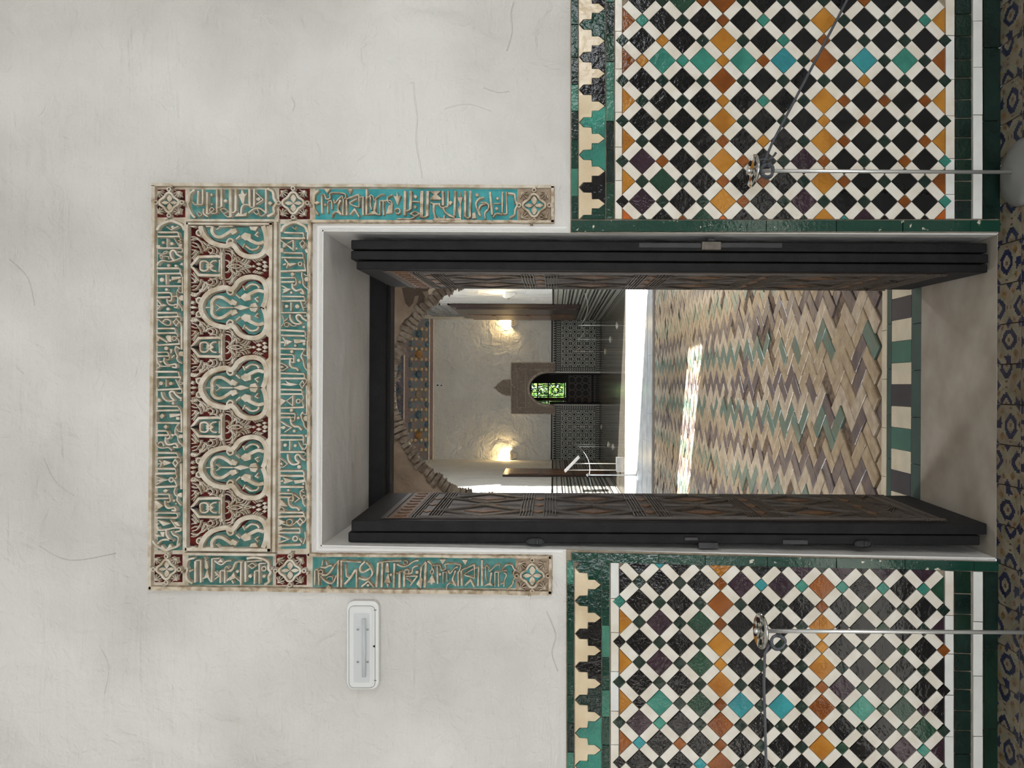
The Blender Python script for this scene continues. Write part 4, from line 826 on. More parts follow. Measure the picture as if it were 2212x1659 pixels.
for c, cy in ((1156, 1170), (1864, 1175)):
    mm = MB(); mm.prism([W(c + 18 * math.copysign(1, math.cos(t)) * abs(math.cos(t)) ** .6, cy + 6.5 * math.sin(t), .036) for t in [2 * math.pi * k / 20 for k in range(20)]], .040, .0335, .001); mm.build('latch_slot', pbr('slot_dark', (16, 15, 15), .6, 0), d2)
    mm = MB(); q = [W(c + 19 * math.copysign(1, math.cos(t)) * abs(math.cos(t)) ** .6, cy + 7.5 * math.sin(t), .036) for t in [2 * math.pi * k / 20 for k in range(20)]]; mm.ribbon(q, .003, .038, .031, True); mm.build('slot_rim', M_IRON, d2)
    edge_block(c + 2, c + 7, cy - 6, cy + 6, .034, .005, M_IRON, d2, 'pin')
edge_block(1690, 1745, 1166, 1176, .038, .004, pbr('edge_strip', (46, 44, 44), .6, .2), d2, 'edge_strip')

# ================================================================ ROPE STANCHIONS in front of the dado
def stanchion(label, x, y, h, group, base_mat, r=.006, br=.108, ringr=.052, detail=True):
    s = thing('rope_stanchion', label, 'stanchion', (x, y, 0), group)
    mm = MB(); mm.lathe([(br, 0), (br, .006), (br * .92, .014), (br * .6, .026), (br * .25, .033), (.012, .036)], (x, y, 0), 32); mm.build('base', base_mat, s, True)
    mm = MB(); mm.tube([(x, y, .034), (x, y, h * .5), (x, y, h)], r, 14); mm.build('pole', M_STEEL, s, True)
    if detail:
        mm = MB(); zr = h - .012
        mm.lathe([(r, -.004), (ringr * .9, -.006), (ringr, -.002), (ringr, .001), (ringr * .92, .004), (r, .004)], (x, y, zr), 36)
        t = Matrix.Translation((x, y, zr)) @ Matrix.Rotation(.13, 4, 'X') @ Matrix.Rotation(.05, 4, 'Y') @ Matrix.Translation((-x, -y, -zr)); mm.v = [tuple(t @ Vector(v)) for v in mm.v]
        rg = mm.build('rope_disc', M_CHROME, s, True)
        for k in range(4):
            a = k * math.pi / 2 + .5; hx, hy = x + ringr * .62 * math.cos(a), y + ringr * .62 * math.sin(a)
            hh = MB(); hh.lathe([(.009, -.0006), (.009, .0012), (.004, .0013)], (hx, hy, zr + .004), 12); hh.v = [tuple(t @ Vector(v)) for v in hh.v]; hh.build('rope_hole', M_HOLE, rg)
        mm = MB(); mm.lathe([(r * 1.4, 0), (r * 1.5, .003), (r * 1.2, .009), (.001, .011)], (x, y, h - .003), 14); mm.build('finial', M_STEEL, s, True)
    return s
yR, yL = -.135, -.30
xR, zR = W(1618, 369, yR); xL, zL = W(1634, 1363, yL)
stanchion('thin steel stanchion on a grey dome foot, right of the doorway', xR, yR, zR, 'steel stanchions', M_PLASTICG)
stanchion('thin steel stanchion with a coiled cord end, left of the doorway', xL, yL, zL, 'steel stanchions', M_PLASTICG)
def rope(label, pts, r, mat=M_ROPE, group='barrier cords', name='barrier_cord', knot=None):
    mm = MB(); mm.tube(pts, r, 8)
    if knot:
        c = Vector(knot)
        for k in range(2):
            mm.tube([c + Vector((.020 * math.cos(t) + .004 * k, -.010 - .006 * k + .004 * math.sin(2 * t), -.014 + .020 * math.sin(t))) for t in [2 * math.pi * q / 16 for q in range(17)]], r, 8)
    o = mm.build(name, mat, None, True); o['label'] = label; o['category'] = 'cord'; o['group'] = group; return o
e = W3(1830, 0, yR + .02); a = Vector((xR, yR - .022, zR - .025))
d = e - a
rope('grey cord slanting down from the stanchion right of the doorway', [a + Vector((-.004, 0, -.006)), a + d * .15, a + d * .5, a + d, a + d * 2.3], .0042, knot=(xR - .012, yR - .02, zR - .034))
# loose cord tail on the right stanchion
tail = MB(); tail.tube([W3(1632, 352, yR - .015), W3(1645, 344, yR - .02), W3(1660, 346, yR - .022), W3(1672, 336, yR - .022), W3(1676, 330, yR - .02)], .0036, 8)
o = tail.build('cord_tail', M_ROPE, None, True); o['label'] = 'frayed tail of grey cord tied at the stanchion right of the doorway'; o['category'] = 'cord'; o['group'] = 'barrier cords'
a = W3(1662, 1392, yL - .05)
rope('taut grey cord running level from the stanchion left of the doorway', [a, W3(1652, 1412, yL - .045), W3(1650, 1480, yL - .032), W3(1652.5, 1560, yL - .035), W3(1656, 1690, yL - .04), W3(1664, 1900, yL - .06)], .0042, knot=tuple(W3(1668, 1386, yL - .034)))

# ================================================================ EMERGENCY LIGHT
CLEAR = pbr('clear_cover', (250, 250, 250), .05, 0, spec=.6); CLEAR.node_tree.nodes['Principled BSDF'].inputs['Alpha'].default_value = .16
def rrect(x0, x1, y0, y1, r, n=6):
    out = []
    for cx, cy, a in ((x1 - r, y1 - r, 0), (x0 + r, y1 - r, 90), (x0 + r, y0 + r, 180), (x1 - r, y0 + r, 270)):
        for k in range(n + 1): t = math.radians(a + 90 * k / n); out.append((cx + r * math.cos(t), cy + r * math.sin(t)))
    return [W(*p) for p in out]
em = thing('emergency_light', 'white rectangular emergency light with clear cover on the plaster wall', 'wall light', (W(788, 1388)[0], 0, W(822, 1388)[1]))
mm = MB(); mm.prism(rrect(753, 822, 1294, 1483, 16), -.0006, -.026, .004); mm.build('housing', M_PLASTICW, em)
mm = MB(); mm.ribbon(rrect(758, 814, 1304, 1479, 11), .0018, -.0245, -.0272, True, bev=.0003); mm.build('seam', pbr('seam_grey', (96, 92, 90), .6, 0), em)
mm = MB(); mm.prism(rrect(768, 803, 1319, 1468, 3), -.0255, -.0262); mm.build('reflector', pbr('reflector_grey', (206, 206, 204), .3, 0), em)
mm = MB(); mm.tube([W3(786, 1337, -.036), W3(786, 1462, -.036)], .0062, 14); mm.build('tube', pbr('fluorescent_tube', (186, 190, 190), .2, 0), em, True)
for cy in (1360, 1430):
    for cx in (773, 794): box('clip', tuple(W3(cx + 1.5, cy + 2, -.034)), tuple(W3(cx - 1.5, cy - 2, -.026)), pbr('clip_grey', (120, 122, 122), .3, 0, metal=.7), em)
mm = MB(); mm.prism(rrect(760, 811, 1306, 1477, 10), -.0262, -.046, .009)
mm.build('cover', CLEAR, em)
mm = MB(); mm.prism([W(*p) for p in ((809, 1390), (814, 1387), (814, 1393))], -.0262, -.0285); mm.build('tab', M_HOLE, em)
for cy in (1318, 1470): box('notch', tuple(W3(813, cy + .6, -.0285)), tuple(W3(808, cy - .6, -.0262)), M_HOLE, em)
# ================================================================ FAR CHAMBER: contents
# ---- carved frieze below the ceiling (leans forward)
fr = thing('ceiling_frieze', 'painted wooden frieze of blue stars and gilt bosses at the top of the far chamber', 'frieze', (0, YB, ZB))
def fp(s, t, lift=0.0):                              # s along x, t up the slope; lift towards the viewer
    return Vector((s, YB - .01 - t - lift * R45, ZB + t - lift * R45))
M_MAUVE = pbr('mauve_moulding', (124, 108, 112), .6, .2, 30); M_CREAM = pbr('cream_line', (226, 216, 196), .7, .1)
M_FBLUE = pbr('frieze_blue', (100, 116, 126), .7, .0, 9, 0, col2=(128, 112, 112), lo=.42, hi=.58); M_BOSS = pbr('gilt_boss', (186, 164, 132), .45, .2, 20); M_BOSSG = pbr('gold_medallion', (140, 106, 60), .4, .3, 30)
M_STARB = pbr('star_blue', (70, 98, 114), .6, .25, 30); M_STARG = pbr('star_grey', (132, 120, 108), .6, .25, 30); M_STARV = pbr('star_violet', (96, 84, 104), .6, .2, 30)
def strip(name, t0, t1, mat, lift=.0, th=.02, parent=fr, s0=None, s1=None):
    mm = MB(); a, b = (XL - .0 if s0 is None else s0) + .004, (XR if s1 is None else s1) - .004
    mm.add([fp(a, t0, lift), fp(b, t0, lift), fp(b, t1, lift), fp(a, t1, lift), fp(a, t0, lift - th), fp(b, t0, lift - th), fp(b, t1, lift - th), fp(a, t1, lift - th)],
           [(0, 1, 2, 3), (7, 6, 5, 4), (0, 4, 5, 1), (1, 5, 6, 2), (2, 6, 7, 3), (3, 7, 4, 0)]); return mm.build(name, mat, parent)
strip('fillet', .02, .045, M_CREAM, .05, .06); strip('moulding', .045, .135, M_MAUVE, .04, .05); strip('fillet', .135, .155, M_CREAM, .05, .06)
field = strip('star_field', .155, .70, M_FBLUE, .02, .03); strip('moulding', .70, .80, M_MAUVE, .05, .06); strip('fillet', .80, .82, M_CREAM, .055, .06)
upper = strip('upper_field', .82, 1.27, pbr('upper_field', (92, 90, 96), .7, .3, 12), .02, .03)
def disc(s, t, r, h, mat, name, n=10, parent=field, star=0):
    mm = MB(); c = fp(s, t, .02); U = Vector((1, 0, 0)); V = Vector((0, -R45, R45)); Nn = Vector((0, -R45, -R45)); vs = []
    rings = ((1, 0), (.85, h * .7), (.45, h), (.0, h * 1.02))
    for q, z in rings:
        for k in range(n):
            a = 2 * math.pi * k / n; rr = r * q * (1 if not star or k % 2 == 0 else .72); vs.append(c + U * rr * math.cos(a) + V * rr * math.sin(a) + Nn * z)
    fs = [(i * n + k, i * n + (k + 1) % n, (i + 1) * n + (k + 1) % n, (i + 1) * n + k) for i in range(3) for k in range(n)]
    mm.add(vs, fs); return mm.build(name, mat, parent)
per = 43.6 * (YB + CAMD - .4) / F * 1.0
s0 = W(895, 765, YB - .4)[0]; idx = -2
for k in range(-6, 6):
    s = s0 + per * k * 1.0
    if XL + .2 < s < XR - .2:
        disc(s, .42, .135, .05, (M_BOSSG, M_STARB, M_STARG, M_STARB)[k % 4], 'medallion', 16, star=(k % 2))
    for ds in (-.155, .155):
        for t in (.612, .231):
            if XL + .1 < s + ds * 1.0 < XR - .1: disc(s + ds, t, .06, .045, M_BOSS, 'boss')
    for ds in (per / 2 - .155, per / 2 + .155):
        for t in (.503, .348):
            if XL + .1 < s + ds < XR - .1: disc(s + ds, t, .058, .045, M_BOSS, 'boss')
    if XL + .15 < s + per / 2 < XR - .15:
        disc(s + per / 2, .655, .10, .03, M_STARB, 'star', 16, star=1); disc(s + per / 2, .19, .10, .03, M_STARB, 'star', 16, star=1)
for k in range(-9, 10):
    s = .0 + k * .22
    if XL + .1 < s < XR - .1:
        disc(s, .93, .085, .03, (M_STARV, M_STARG, M_STARB)[k % 3], 'star', 12, upper, 1); disc(s + .11, 1.12, .085, .03, (M_STARG, M_STARB, M_STARV)[k % 3], 'star', 12, upper, 1)

# ---- dado tilework of the chamber
M_DK = pbr('chamber_tile_black', (12, 13, 14), .4, .2, 20, spec=.2); M_DG = pbr('chamber_tile_grey', (160, 158, 147), .35, .15, 20, spec=.5); M_DL = pbr('chamber_tile_pale', (182, 180, 166), .25, .1, 20)
def back_panel(label, py_in, py_out, px0=1191):
    """tile panel on the end wall between photo rows py_in (doorway side) and py_out (corner)"""
    sgn = 1 if py_out > py_in else -1
    lo, hi = min(py_in, py_out), max(py_in, py_out); y = YB - .004
    dd = thing('tile_dado', label, 'tile panel', (W(1297, (lo + hi) / 2, YB)[0], YB, 0), group='black and grey tile dadoes of the far chamber')
    Z = lambda px: W(px, 838, y)[1]; X = lambda py: W(1240, py, y)[0]
    P2 = lambda pts: [(X(b), Z(a)) for a, b in pts]
    mm = MB(); mm.prism(P2([(1194, lo), (1194, hi), (1296.5, hi), (1296.5, lo)]), y + .0036, y - .006); base = mm.build('tile_ground', M_DG, dd)
    k = MB()
    k.prism(P2([(1190.5, lo), (1190.5, hi), (1193.4, hi), (1193.4, lo)]), y + .0036, y - .012)
    n = int((hi - lo) / 5.3)
    for i in range(n):                               # triangular merlons
        c = lo + (i + .5) * (hi - lo) / n; h = (hi - lo) / n / 2 - .25; k.prism(P2([(1200.5, c - h), (1194.2, c), (1200.5, c + h)]), y - .006, y - .009)
    for a in (1201.3, 1211.0, 1287.0, 1296.0): k.prism(P2([(a - .5, lo), (a - .5, hi), (a + .5, hi), (a + .5, lo)]), y - .006, y - .009)
    n = int((hi - lo) / 4.7)
    for a0, a1 in ((1202, 1210.6), (1287.6, 1295.6)):   # chevron borders
        for i in range(n):
            c = lo + (i + .5) * (hi - lo) / n; w_ = (hi - lo) / n; am = (a0 + a1) / 2
            k.prism(P2([(a0, c - .1 * w_), (a0 + 2.1, c - .55 * w_), (am, c - .1 * w_), (a1 - 2.1, c - .55 * w_), (a1, c - .1 * w_), (a1, c + .35 * w_), (a1 - 2.1, c - .1 * w_), (am, c + .35 * w_), (a0 + 2.1, c - .1 * w_), (a0, c + .35 * w_)]), y - .006, y - .009)
    # vertical chevron border beside the doorway
    v0, v1 = (py_in, py_in + sgn * 9.5)
    k.prism(P2([(1211, v1 - .5), (1211, v1 + .5), (1287, v1 + .5), (1287, v1 - .5)]), y - .006, y - .009)
    n = 15
    for i in range(n):
        c = 1212.5 + (i + .5) * 74 / n; vm = (v0 + v1) / 2; q = 74 / n
        k.prism(P2([(c, v0), (c - .5 * q, (v0 + vm) / 2), (c, vm), (c - .5 * q, (v1 + vm) / 2), (c, v1), (c + .4 * q, v1), (c - .1 * q, (v1 + vm) / 2), (c + .4 * q, vm), (c - .1 * q, (v0 + vm) / 2), (c + .4 * q, v0)]), y - .006, y - .009)
    # star and polygon mosaic
    a, b = (v1 + sgn * 1.2, py_out)
    lo2, hi2 = min(a, b), max(a, b); cell = 16.7; nx = 4; ny = max(1, round((hi2 - lo2) / cell)); cw = (hi2 - lo2) / ny; ch = 72.0 / nx
    for i in range(nx):
        for j in range(ny):
            cx, cy = 1213.6 + ch * (i + .5), lo2 + cw * (j + .5)
            q = [(cx + (2.9 if t % 2 == 0 else 1.9) * math.cos(t * math.pi / 8), cy + (2.9 if t % 2 == 0 else 1.9) * math.sin(t * math.pi / 8)) for t in range(16)]
            k.prism(P2(q), y - .006, y - .009)
            for t in range(8):
                an = t * math.pi / 4 + math.pi / 8; rr = 5.3; k.prism(P2(circle(cx + rr * math.cos(an), cy + rr * math.sin(an), 1.25, 5)), y - .006, y - .009)
            for t in range(4):
                an = t * math.pi / 2; rr = 8.2; k.prism(P2(circle(cx + rr * math.cos(an), cy + rr * math.sin(an), 1.35, 4)), y - .006, y - .009)
                an += math.pi / 4; rr = 9.6; k.prism(P2(circle(cx + rr * math.cos(an), cy + rr * math.sin(an), 1.7, 6)), y - .006, y - .009)
    k.build('mosaic', M_DK, base, kind='stuff'); return dd
back_panel('black and grey star tile dado at the end wall, right of the arched doorway', 803, 691.5)
back_panel('black and grey star tile dado at the end wall, left of the arched doorway', 875.5, 993)
def side_panel(label, x, sg, skip=None):
    dd = thing('tile_dado', label, 'tile panel', (x, 17.5, 0), group='black and grey tile dadoes of the far chamber')
    y0, y1 = Y0 + .02, YB - .02; xx = lambda h: x - sg * h
    def run(name, z0, z1, mat, h, ya=y0, yb=y1):
        mm = MB(); mm.box((min(xx(.001), xx(h)), ya, z0), (max(xx(.001), xx(h)), yb, z1)); return mm.build(name, mat, dd)
    base = run('tile_ground', .0, 1.53, M_DG, .006)
    for z0, z1 in ((1.49, 1.53), (1.395, 1.41), (1.27, 1.295), (.15, .175), (.02, .035)): run('dark_band', z0, z1, M_DK, .010)
    k = MB(); lt = MB()
    for r_ in range(4):
        zc = .315 + r_ * .262
        for dz in (-.105, -.088, .088, .105): lt.box((min(xx(.006), xx(.009)), y0, zc + dz - .005), (max(xx(.006), xx(.009)), y1, zc + dz + .005))
        for dz in (-.118, .118): k.box((min(xx(.006), xx(.009)), y0, zc + dz - .008), (max(xx(.006), xx(.009)), y1, zc + dz + .008))
        n = 52
        for i in range(n):
            yy = y0 + (i + .5) * (y1 - y0) / n; h = (y1 - y0) / n * .40
            for dz in (-.035, .035):
                pts = [(yy - h, zc + dz), (yy - h * .4, zc + dz + .026), (yy + h * .4, zc + dz + .026), (yy + h, zc + dz), (yy + h * .4, zc + dz - .026), (yy - h * .4, zc + dz - .026)]
                k.add([(xx(.0095), a, b) for a, b in pts] + [(xx(.006), a, b) for a, b in pts], [tuple(range(6))] + [(q, (q + 1) % 6, 6 + (q + 1) % 6, 6 + q) for q in range(6)])
    lt.build('pale_lines', M_DL, base, kind='stuff'); k.build('mosaic', M_DK, base, kind='stuff'); return dd
side_panel('grey banded tile dado along the side wall of the far chamber, right', XR, 1)
side_panel('grey banded tile dado along the side wall of the far chamber, left', XL, -1)

# ---- carved stucco portal round the arched doorway
M_PORT = pbr('portal_stucco', (206, 194, 178), .85, .0, 14, .6, 60, .004, .2, col2=(168, 154, 138)); M_PORTD = pbr('portal_ground', (146, 131, 118), .9, .2, 30)
pt = thing('stucco_portal', 'weathered carved stucco surround of the small arched doorway in the end wall', 'portal', (xm, YB, zs))
yP = YB - .012
Pw = lambda pts: [W(a, b, yP) for a, b in pts]
aout = [(xm + (hwid + .09) * math.cos(t), zs + (zap - zs + .09) * math.sin(t)) for t in [math.pi * k / 24 for k in range(25)]]
(xo1, zo1), (xo0, zo0) = W(1104, 782.5, yP), W(1199, 894.5, yP)
mm = MB(); mm.prism([(xo0, zo0), (xb - .02, zo0)] + [(xb - .02, zs)] + archp[::-1] + [(xa + .02, zs), (xa + .02, zo0), (xo1, zo0), (xo1, zo1), (xo0, zo1)], YB - .0175, yP - .02); pg = mm.build('portal_ground', M_PORTD, pt)
mm = MB(); yq = yP - .02
def rect_ring(px0, px1, py0, py1, wd): mm.ribbon(Pw([(px1, py0), (px0, py0), (px0, py1), (px1, py1)]), wd, yq, yq - .03, bev=.004)
rect_ring(1104.5, 1199, 783.5, 893.5, .028); rect_ring(1118, 1196, 797, 880, .02); rect_ring(1136, 1196, 799.5, 877.5, .026); rect_ring(1140, 1195, 803, 874, .018)
mm.ribbon([(xm + (hwid + .05) * math.cos(t), zs + (zap - zs + .05) * math.sin(t)) for t in [math.pi * k / 24 for k in range(25)]], .06, yq, yq - .035)
rg = random.Random(5)
for i in range(260):                                 # ataurique carving
    if rg.random() < .75: a, b = rg.uniform(1106, 1134), rg.uniform(785, 892)
    else: a, b = rg.uniform(1120, 1192), rg.choice([rg.uniform(785, 796), rg.uniform(881, 892)])
    t = rg.uniform(0, 6.3); l = rg.uniform(1.2, 2.6)
    q = smooth_pts([(a, b), (a + l * math.cos(t), b + l * math.sin(t)), (a + l * 1.3 * math.cos(t + 1.0), b + l * 1.3 * math.sin(t + 1.0))], 3)
    mm.ribbon(Pw(q), .012, yq, yq - rg.uniform(.014, .026), bev=.003)
for i in range(40):
    t = rg.uniform(0, 6.3); s_ = rg.choice([-1, 1]); a = rg.uniform(1142, 1160); b = 838.5 + s_ * rg.uniform(24, 33)
    mm.ribbon(Pw([(a, b), (a + 2 * math.cos(t), b + 2 * math.sin(t))]), .012, yq, yq - .02, bev=.003)
mm.build('carving', M_PORT, pg, kind='stuff')
fin = MB(); lob = [(1103, 820.5), (1096, 820), (1089, 820.5), (1084, 823), (1079.4, 826.4), (1075, 830), (1072, 834), (1067, 837.5), (1072, 841), (1075, 844), (1079.4, 847.6), (1084, 851), (1089, 853), (1096, 854.5), (1103, 855)]
fin.prism(Pw(lob), YB - .0175, yP - .02); fo = fin.build('finial', M_PORTD, pt)
fin = MB(); fin.ribbon(Pw(lob), .03, yq, yq - .025)
for i in range(60):
    a = rg.uniform(1074, 1102); b = 838 + rg.uniform(-1, 1) * (a - 1068) * .48; t = rg.uniform(0, 6.3); fin.ribbon(Pw(smooth_pts([(a, b), (a + 2 * math.cos(t), b + 2 * math.sin(t)), (a + 2.6 * math.cos(t + 1), b + 2.6 * math.sin(t + 1))], 3)), .012, yq, yq - .02, bev=.003)
fin.build('carving', M_PORT, fo, kind='stuff')
# dark timber door frame and leaves standing open in the doorway
df = thing('door_3', 'dark timber frame of the small arched doorway in the end wall', 'door frame', (xm, YB + .15, 0), kind='structure')
for x_ in (xa - .05, xb - .006): box('jamb', (x_, YB - .004, 0), (x_ + .056, YB + .62, 1.62), M_WOOD, df)
# dim dado and floor inside the small room
al = thing('tile_dado', 'dim brown star tile dado under the garden window', 'tile panel', (xm, YC, 0), group='black and grey tile dadoes of the far chamber')
yv = YC - .004; mm = MB(); mm.prism([W(1228, 800, yv), W(1228, 880, yv), W(1290, 880, yv), W(1290, 800, yv)], yv + .0036, yv - .006); ag = mm.build('tile_ground', pbr('alcove_tile', (120, 100, 86), .4, .2, 20), al)
mm = MB()
for i in range(3):
    for j in range(5):
        cx, cy = 1236 + 14.5 * i, 806 + 14.5 * j
        for t in range(8): an = t * math.pi / 4; mm.prism([W(cx + 4 * math.cos(an) + 2.4 * math.cos(an + q), cy + 4 * math.sin(an) + 2.4 * math.sin(an + q) * .6, yv) for q in (0, 1.57, 3.14, 4.71)], yv - .006, yv - .009)
        mm.prism([W(*p, yv) for p in circle(cx, cy, 1.6, 8)], yv - .006, yv - .009); mm.prism([W(*p, yv) for p in circle(cx + 7.2, cy + 7.2, 2, 4)], yv - .006, yv - .009)
for i in range(16): mm.prism([W(1280, 800 + i * 5, yv), W(1284, 802.5 + i * 5, yv), W(1280, 805 + i * 5, yv), W(1276, 802.5 + i * 5, yv)], yv - .006, yv - .009)
mm.build('mosaic', M_DK, ag, kind='stuff')
# ---- garden window grille and casement post
gr = thing('window_grille', 'black wrought iron grille of interlaced scrolls in front of bright foliage', 'grille', ((wx0 + wx1) / 2, YC + .08, wz0))
yg = YC + .08; mm = MB(); G = lambda pts: [W(a, b, yg) for a, b in pts]
rb = lambda pts, wd=.016, cl=False: mm.ribbon(G(pts), wd * 1.8, yg + .012, yg - .012, cl, bev=.002)
for px in (1147, 1161.5, 1184.5, 1219.5): rb([(px, 825), (px, 878)], .026)
for py in (827, 856.5, 868): rb([(1146, py), (1221, py)], .02)
for cx, r_ in ((1154, 5.0), (1198.5, 7.0), (1210, 4.5)):
    rb(circle(cx, 843.5, r_, 8), .018, True)
    for k in range(4): an = math.pi / 4 + k * math.pi / 2; rb([(cx + r_ * math.cos(an), 843.5 + r_ * math.sin(an)), (cx + r_ * 2.1 * math.cos(an), 843.5 + r_ * 1.8 * math.sin(an))], .014)
rb(smooth_pts([(1163, 843.5), (1168, 838), (1176, 836), (1183, 838)], 4)); rb(smooth_pts([(1163, 843.5), (1168, 849), (1176, 851), (1183, 849)], 4))
for py in (840.5, 843.5, 846.5): rb([(1172, py), (1183, py)], .011)
for a, b in ((1164, 832), (1186, 832), (1186, 852), (1164, 852)): rb(smooth_pts([(a, b), (a + 6, b + 2), (a + 12, b - 2), (a + 18, b)], 3), .012)
mm.build('bars', M_IRON, gr, kind='stuff')
cp = MB(); (xq1, zq1), (xq0, zq0) = W(1146, 858.5, YC + .03), W(1222, 866.5, YC + .03); cp.box((xq0, YC - .05, zq0), (xq1, YC + .05, zq1)); cp.build('casement_stile', pbr('casement_brown', (96, 66, 40), .5, .2), gr)
# ---- garden beyond the window
M_LEAF = [pbr('leaf_%s' % n, c, .5, .3, 6, trans=0) for n, c in (('bright', (150, 190, 84)), ('mid', (96, 142, 56)), ('deep', (46, 82, 34)))]
fol = MB(); rg = random.Random(11)
for i in range(2600):
    c = Vector((rg.gauss(0, 1.4), YC + 3.2 + rg.uniform(0, 2.0), rg.uniform(.2, 3.6))); a = rg.uniform(0, 6.3); b_ = rg.uniform(-.9, .9); l = rg.uniform(.07, .16)
    u = Vector((math.cos(a), math.sin(b_) * .5, math.sin(a))) * l; v = Vector((-math.sin(a), .3, math.cos(a))) * l * .45
    fol.add([c - u, c + v, c + u, c - v], [(0, 1, 2, 3)], rg.choice([0, 0, 1, 1, 2]))
tr = thing('garden_shrub', 'sunlit green shrub seen through the grille of the garden window', 'shrub', (0, YC + 4.2, 0))
fol.build('foliage', M_LEAF, tr, kind='stuff')
mm = MB(); mm.tube([(0, YC + 4.2, -.1), (.05, YC + 4.2, 1.2), (-.1, YC + 4.3, 2.4)], .09, 8, r2=.04); mm.build('stem', M_WOODBROWN, tr)
box('ground_garden', (-6, YC + .2, -.2), (6, YC + 9, -.05), pbr('garden_soil', (120, 130, 80), .9, .3, 4), kind='structure', label='garden ground beyond the window')

# ---- sconces
M_SCONCE = pbr('white_ceramic', (226, 220, 208), .5, .05); M_BULB = pbr('lit_bulb', (255, 214, 140), .5, 0, emit=(255, 206, 120), es=60.0)
def sconce(label, x, y, z, nx, ny):
    """(nx, ny): direction out of the wall"""
    s = thing('wall_sconce', label, 'wall lamp', (x, y, z), 'wall sconces of the far chamber'); n = Vector((nx, ny, 0)); t = Vector((-ny, nx, 0)); o = Vector((x, y, z))
    mm = MB(); rows = []; prof = ((.0, .07, .06), (.05, .10, .085), (.12, .13, .12), (.22, .145, .14))
    for dz, hw_, dp in prof: rows.append([o + t * (-hw_) + n * .002 + Vector((0, 0, dz)), o + t * (-hw_ * .8) + n * dp + Vector((0, 0, dz)), o + t * (hw_ * .8) + n * dp + Vector((0, 0, dz)), o + t * hw_ + n * .002 + Vector((0, 0, dz))])
    vs = [v for r_ in rows for v in r_]; fs = [(i * 4 + k, i * 4 + (k + 1) % 4, i * 4 + 4 + (k + 1) % 4, i * 4 + 4 + k) for i in range(3) for k in range(4)] + [(3, 2, 1, 0)]
    mm.add(vs, fs); body = mm.build('shade', M_SCONCE, s)
    for k in (-1, 0, 1):
        h = MB(); c = o + t * (.055 * k) + n * .137 + Vector((0, 0, .15)); h.add([c + t * .016 * math.cos(a) + Vector((0, 0, .028 * math.sin(a))) - n * (.012 if math.sin(a) < 0 else -.002) for a in [2 * math.pi * q / 8 for q in range(8)]], [tuple(range(8))]); h.build('pierced_hole', pbr('hole_warm', (150, 128, 96), .8, 0), body)
    mm = MB(); c = o + n * .065 + Vector((0, 0, .20)); mm.lathe([(.02, -.05), (.035, 0), (.04, .03), (.03, .06), (.002, .075)], c, 12); mm.build('bulb', M_BULB, s, True)
    l = bpy.data.lights.new('sconce_light', 'POINT'); l.energy = 27; l.color = (1.0, .74, .36); l.shadow_soft_size = .05
    lo_ = bpy.data.objects.new('sconce_light', l); COL.objects.link(lo_); lo_.location = o + n * .10 + Vector((0, 0, .34))
    lo_.parent = s; lo_.matrix_parent_inverse = Matrix.Translation(-s.location)
    return s
x_, z_ = W(1119, 697, YB); sconce('glowing white sconce on the end wall of the far chamber, right of the portal', x_, YB - .002, z_, 0, -1)
x_, z_ = W(1117, 984, YB); sconce('glowing white sconce on the end wall of the far chamber, left of the portal', x_, YB - .002, z_, 0, -1)
zz = 1.5 + (1195 - 1112) * 17.2 / F; sconce('pale sconce on the bright side wall of the far chamber, right', XR - .002, 17.2 - CAMD, zz, -1, 0)

# ---- small devices high on the end wall
for (a0, a1, b0, b1), lab in (((942.5, 949, 827, 837), 'small white box with a dark lens high on the end wall'), ((951, 957, 828.5, 836.5), 'small white motion sensor with a dark cap below the boxed lens')):
    (x1_, z1_), (x0_, z0_) = W(a0, b0, YB), W(a1, b1, YB); sd = thing('wall_sensor', lab, 'sensor', ((x0_ + x1_) / 2, YB, z0_), 'small sensors on the end wall')
    box('casing', (x0_, YB - .05, z0_), (x1_, YB - .001, z1_), M_PLASTICW, sd); box('lens', (x0_ + (x1_ - x0_) * .35, YB - .056, z0_ + .02), (x0_ + (x1_ - x0_) * .62, YB - .05, z1_ - .02), M_HOLE, sd)

# ---- tall wooden shutter on the right wall, panelled door on the left wall
M_RW = pbr('polished_brown', (104, 64, 34), .3, .25, 14, .2, 60, .001); M_RD = pbr('polished_dark', (44, 26, 20), .3, .2, 20)
sh = thing('window_shutter', 'tall polished brown shutter on the side wall of the far chamber, right', 'shutter', (XR, 18.4, .88))
box('casing', (XR - .10, 16.95, .84), (XR - .013, 20.3, 4.12), M_RD, sh); box('panel', (XR - .14, 17.1, .92), (XR - .10, 18.5, 4.0), M_RD, sh)
box('panel', (XR - .15, 18.6, .92), (XR - .10, 20.2, 3.85), M_RW, sh)
for k in range(3): box('rail', (XR - .165, 18.65, 1.2 + k * .95), (XR - .15, 20.15, 1.3 + k * .95), M_RW, sh)
lp = thing('lattice_panel', 'grey pierced plaster lattice above the brown shutter', 'lattice', (XR, 18.6, 4.2)); mm = MB()
for k in range(13): mm.box((XR - .05, 16.95 + k * .275, 4.16), (XR - .001, 17.0 + k * .275, 5.1))
for k in range(5): mm.box((XR - .048, 16.95, 4.16 + k * .225), (XR - .002, 20.3, 4.2 + k * .225))
mm.build('lattice', pbr('lattice_grey', (150, 146, 140), .8, .2), lp)
ld = thing('door_4', 'dark panelled wooden door in the side wall of the far chamber, left', 'door', (XL, 18.0, 0), kind='structure')
box('frame', (XL + .001, 17.32, 0), (XL + .06, 18.78, 2.80), M_RD, ld)
for k in range(2):
    for q in range(3): box('panel', (XL + .06, 17.42 + k * .66, .15 + q * .86), (XL + .075, 18.02 + k * .66, .93 + q * .86), M_RW, ld)

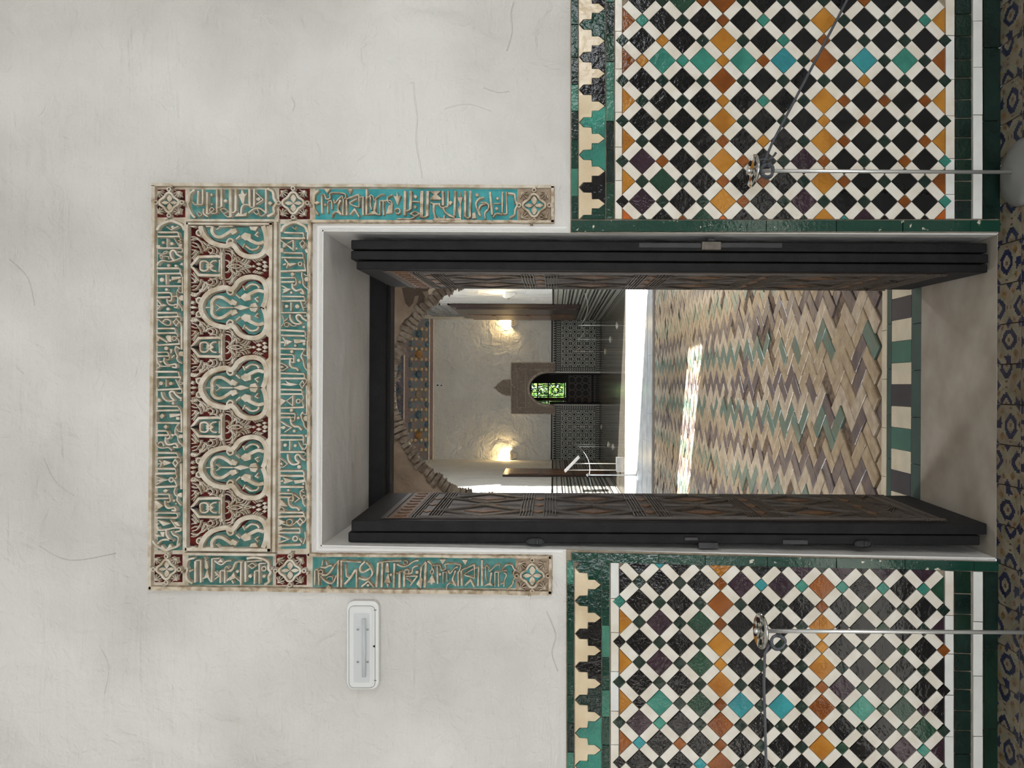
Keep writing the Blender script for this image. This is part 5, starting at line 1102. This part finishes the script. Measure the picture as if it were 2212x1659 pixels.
# ---- stanchions, cords and reading stand in the chamber
SP = [(703, 1332, 'beside the shutter wall, nearest'), (733.5, 1318, 'second along the star dado, right'), (759.5, 1307, 'third along the star dado, right'), (965.5, 1325, 'before the star dado, left'),
      (960.5, 1315, 'just behind another, left'), (922, 1300, 'by the arched doorway, left'), (1026.5, 1379, 'on the marble, by the reading stand')]
tops = []
for py, pxb, lab in SP:
    yy = floor_y(pxb); xx_ = W(pxb, py, yy)[0]
    stanchion('slim steel stanchion in the far chamber, ' + lab, xx_, yy, .90, 'steel stanchions of the far chamber', M_STEEL, .008 if pxb < 1340 else .011, .09, .03, True); tops.append(Vector((xx_, yy, .86)))
def cord(label, a, b, sag=.12, r=.0035):
    rope(label, [a + (b - a) * t - Vector((0, 0, sag * 4 * t * (1 - t))) + Vector((0, -.03, 0)) for t in [.03 + .94 * k / 10 for k in range(11)]], r, M_ROPEP, 'pale cords of the far chamber')
M_ROPEP = pbr('pale_rope', (210, 210, 204), .6, .1)
cord('pale cord hanging from the stanchion by the shutter towards the patio, right', tops[0], Vector((XR - .1, 13.6, .86)))
cord('pale cord between the first and second stanchions along the right dado', tops[0], tops[1])
cord('pale cord between the second and third stanchions along the right dado', tops[1], tops[2])
cord('pale cord from the marble stanchion towards the left', tops[6], tops[6] + Vector((-1.2, -.3, -.05)), .05)
cord('pale cord from the marble stanchion back to the stanchions by the left dado', tops[6], tops[3], .1)
yy = floor_y(1341); lx = W(1300, 1001.5, yy)[0]; lx2 = W(1300, 1016.5, yy)[0]
ls = thing('reading_stand', 'steel reading stand with a slanted board beside the left wall of the far chamber', 'lectern', ((lx + lx2) / 2, yy, 0))
box('base', (lx2 - .02, yy - .1, 0), (lx + .14, yy + .14, .09), pbr('stand_base', (90, 90, 88), .5, .1), ls)
for q, top in ((lx, 1.09), (lx2 + .01, 1.22)): m2 = MB(); m2.tube([(q, yy, .09), (q, yy, top)], .012, 8); m2.build('post', M_STEEL, ls, True)
(ax, az), (bx, bz) = W(1219, 1017, yy), W(1250, 985, yy)
m2 = MB(); dn = Vector((bz - az, 0, -(bx - ax))).normalized() * .035; A_, B_ = Vector((ax, yy, az)), Vector((bx, yy, bz))
m2.add([A_ + Vector((0, -.16, 0)), B_ + Vector((0, -.16, 0)), B_ + Vector((0, .2, 0)), A_ + Vector((0, .2, 0)), A_ + dn + Vector((0, -.16, 0)), B_ + dn + Vector((0, -.16, 0)), B_ + dn + Vector((0, .2, 0)), A_ + dn + Vector((0, .2, 0))], [(0, 1, 2, 3), (7, 6, 5, 4), (0, 4, 5, 1), (1, 5, 6, 2), (2, 6, 7, 3), (3, 7, 4, 0)])
m2.build('board', pbr('brushed_board', (178, 178, 174), .3, .05, metal=.8), ls)
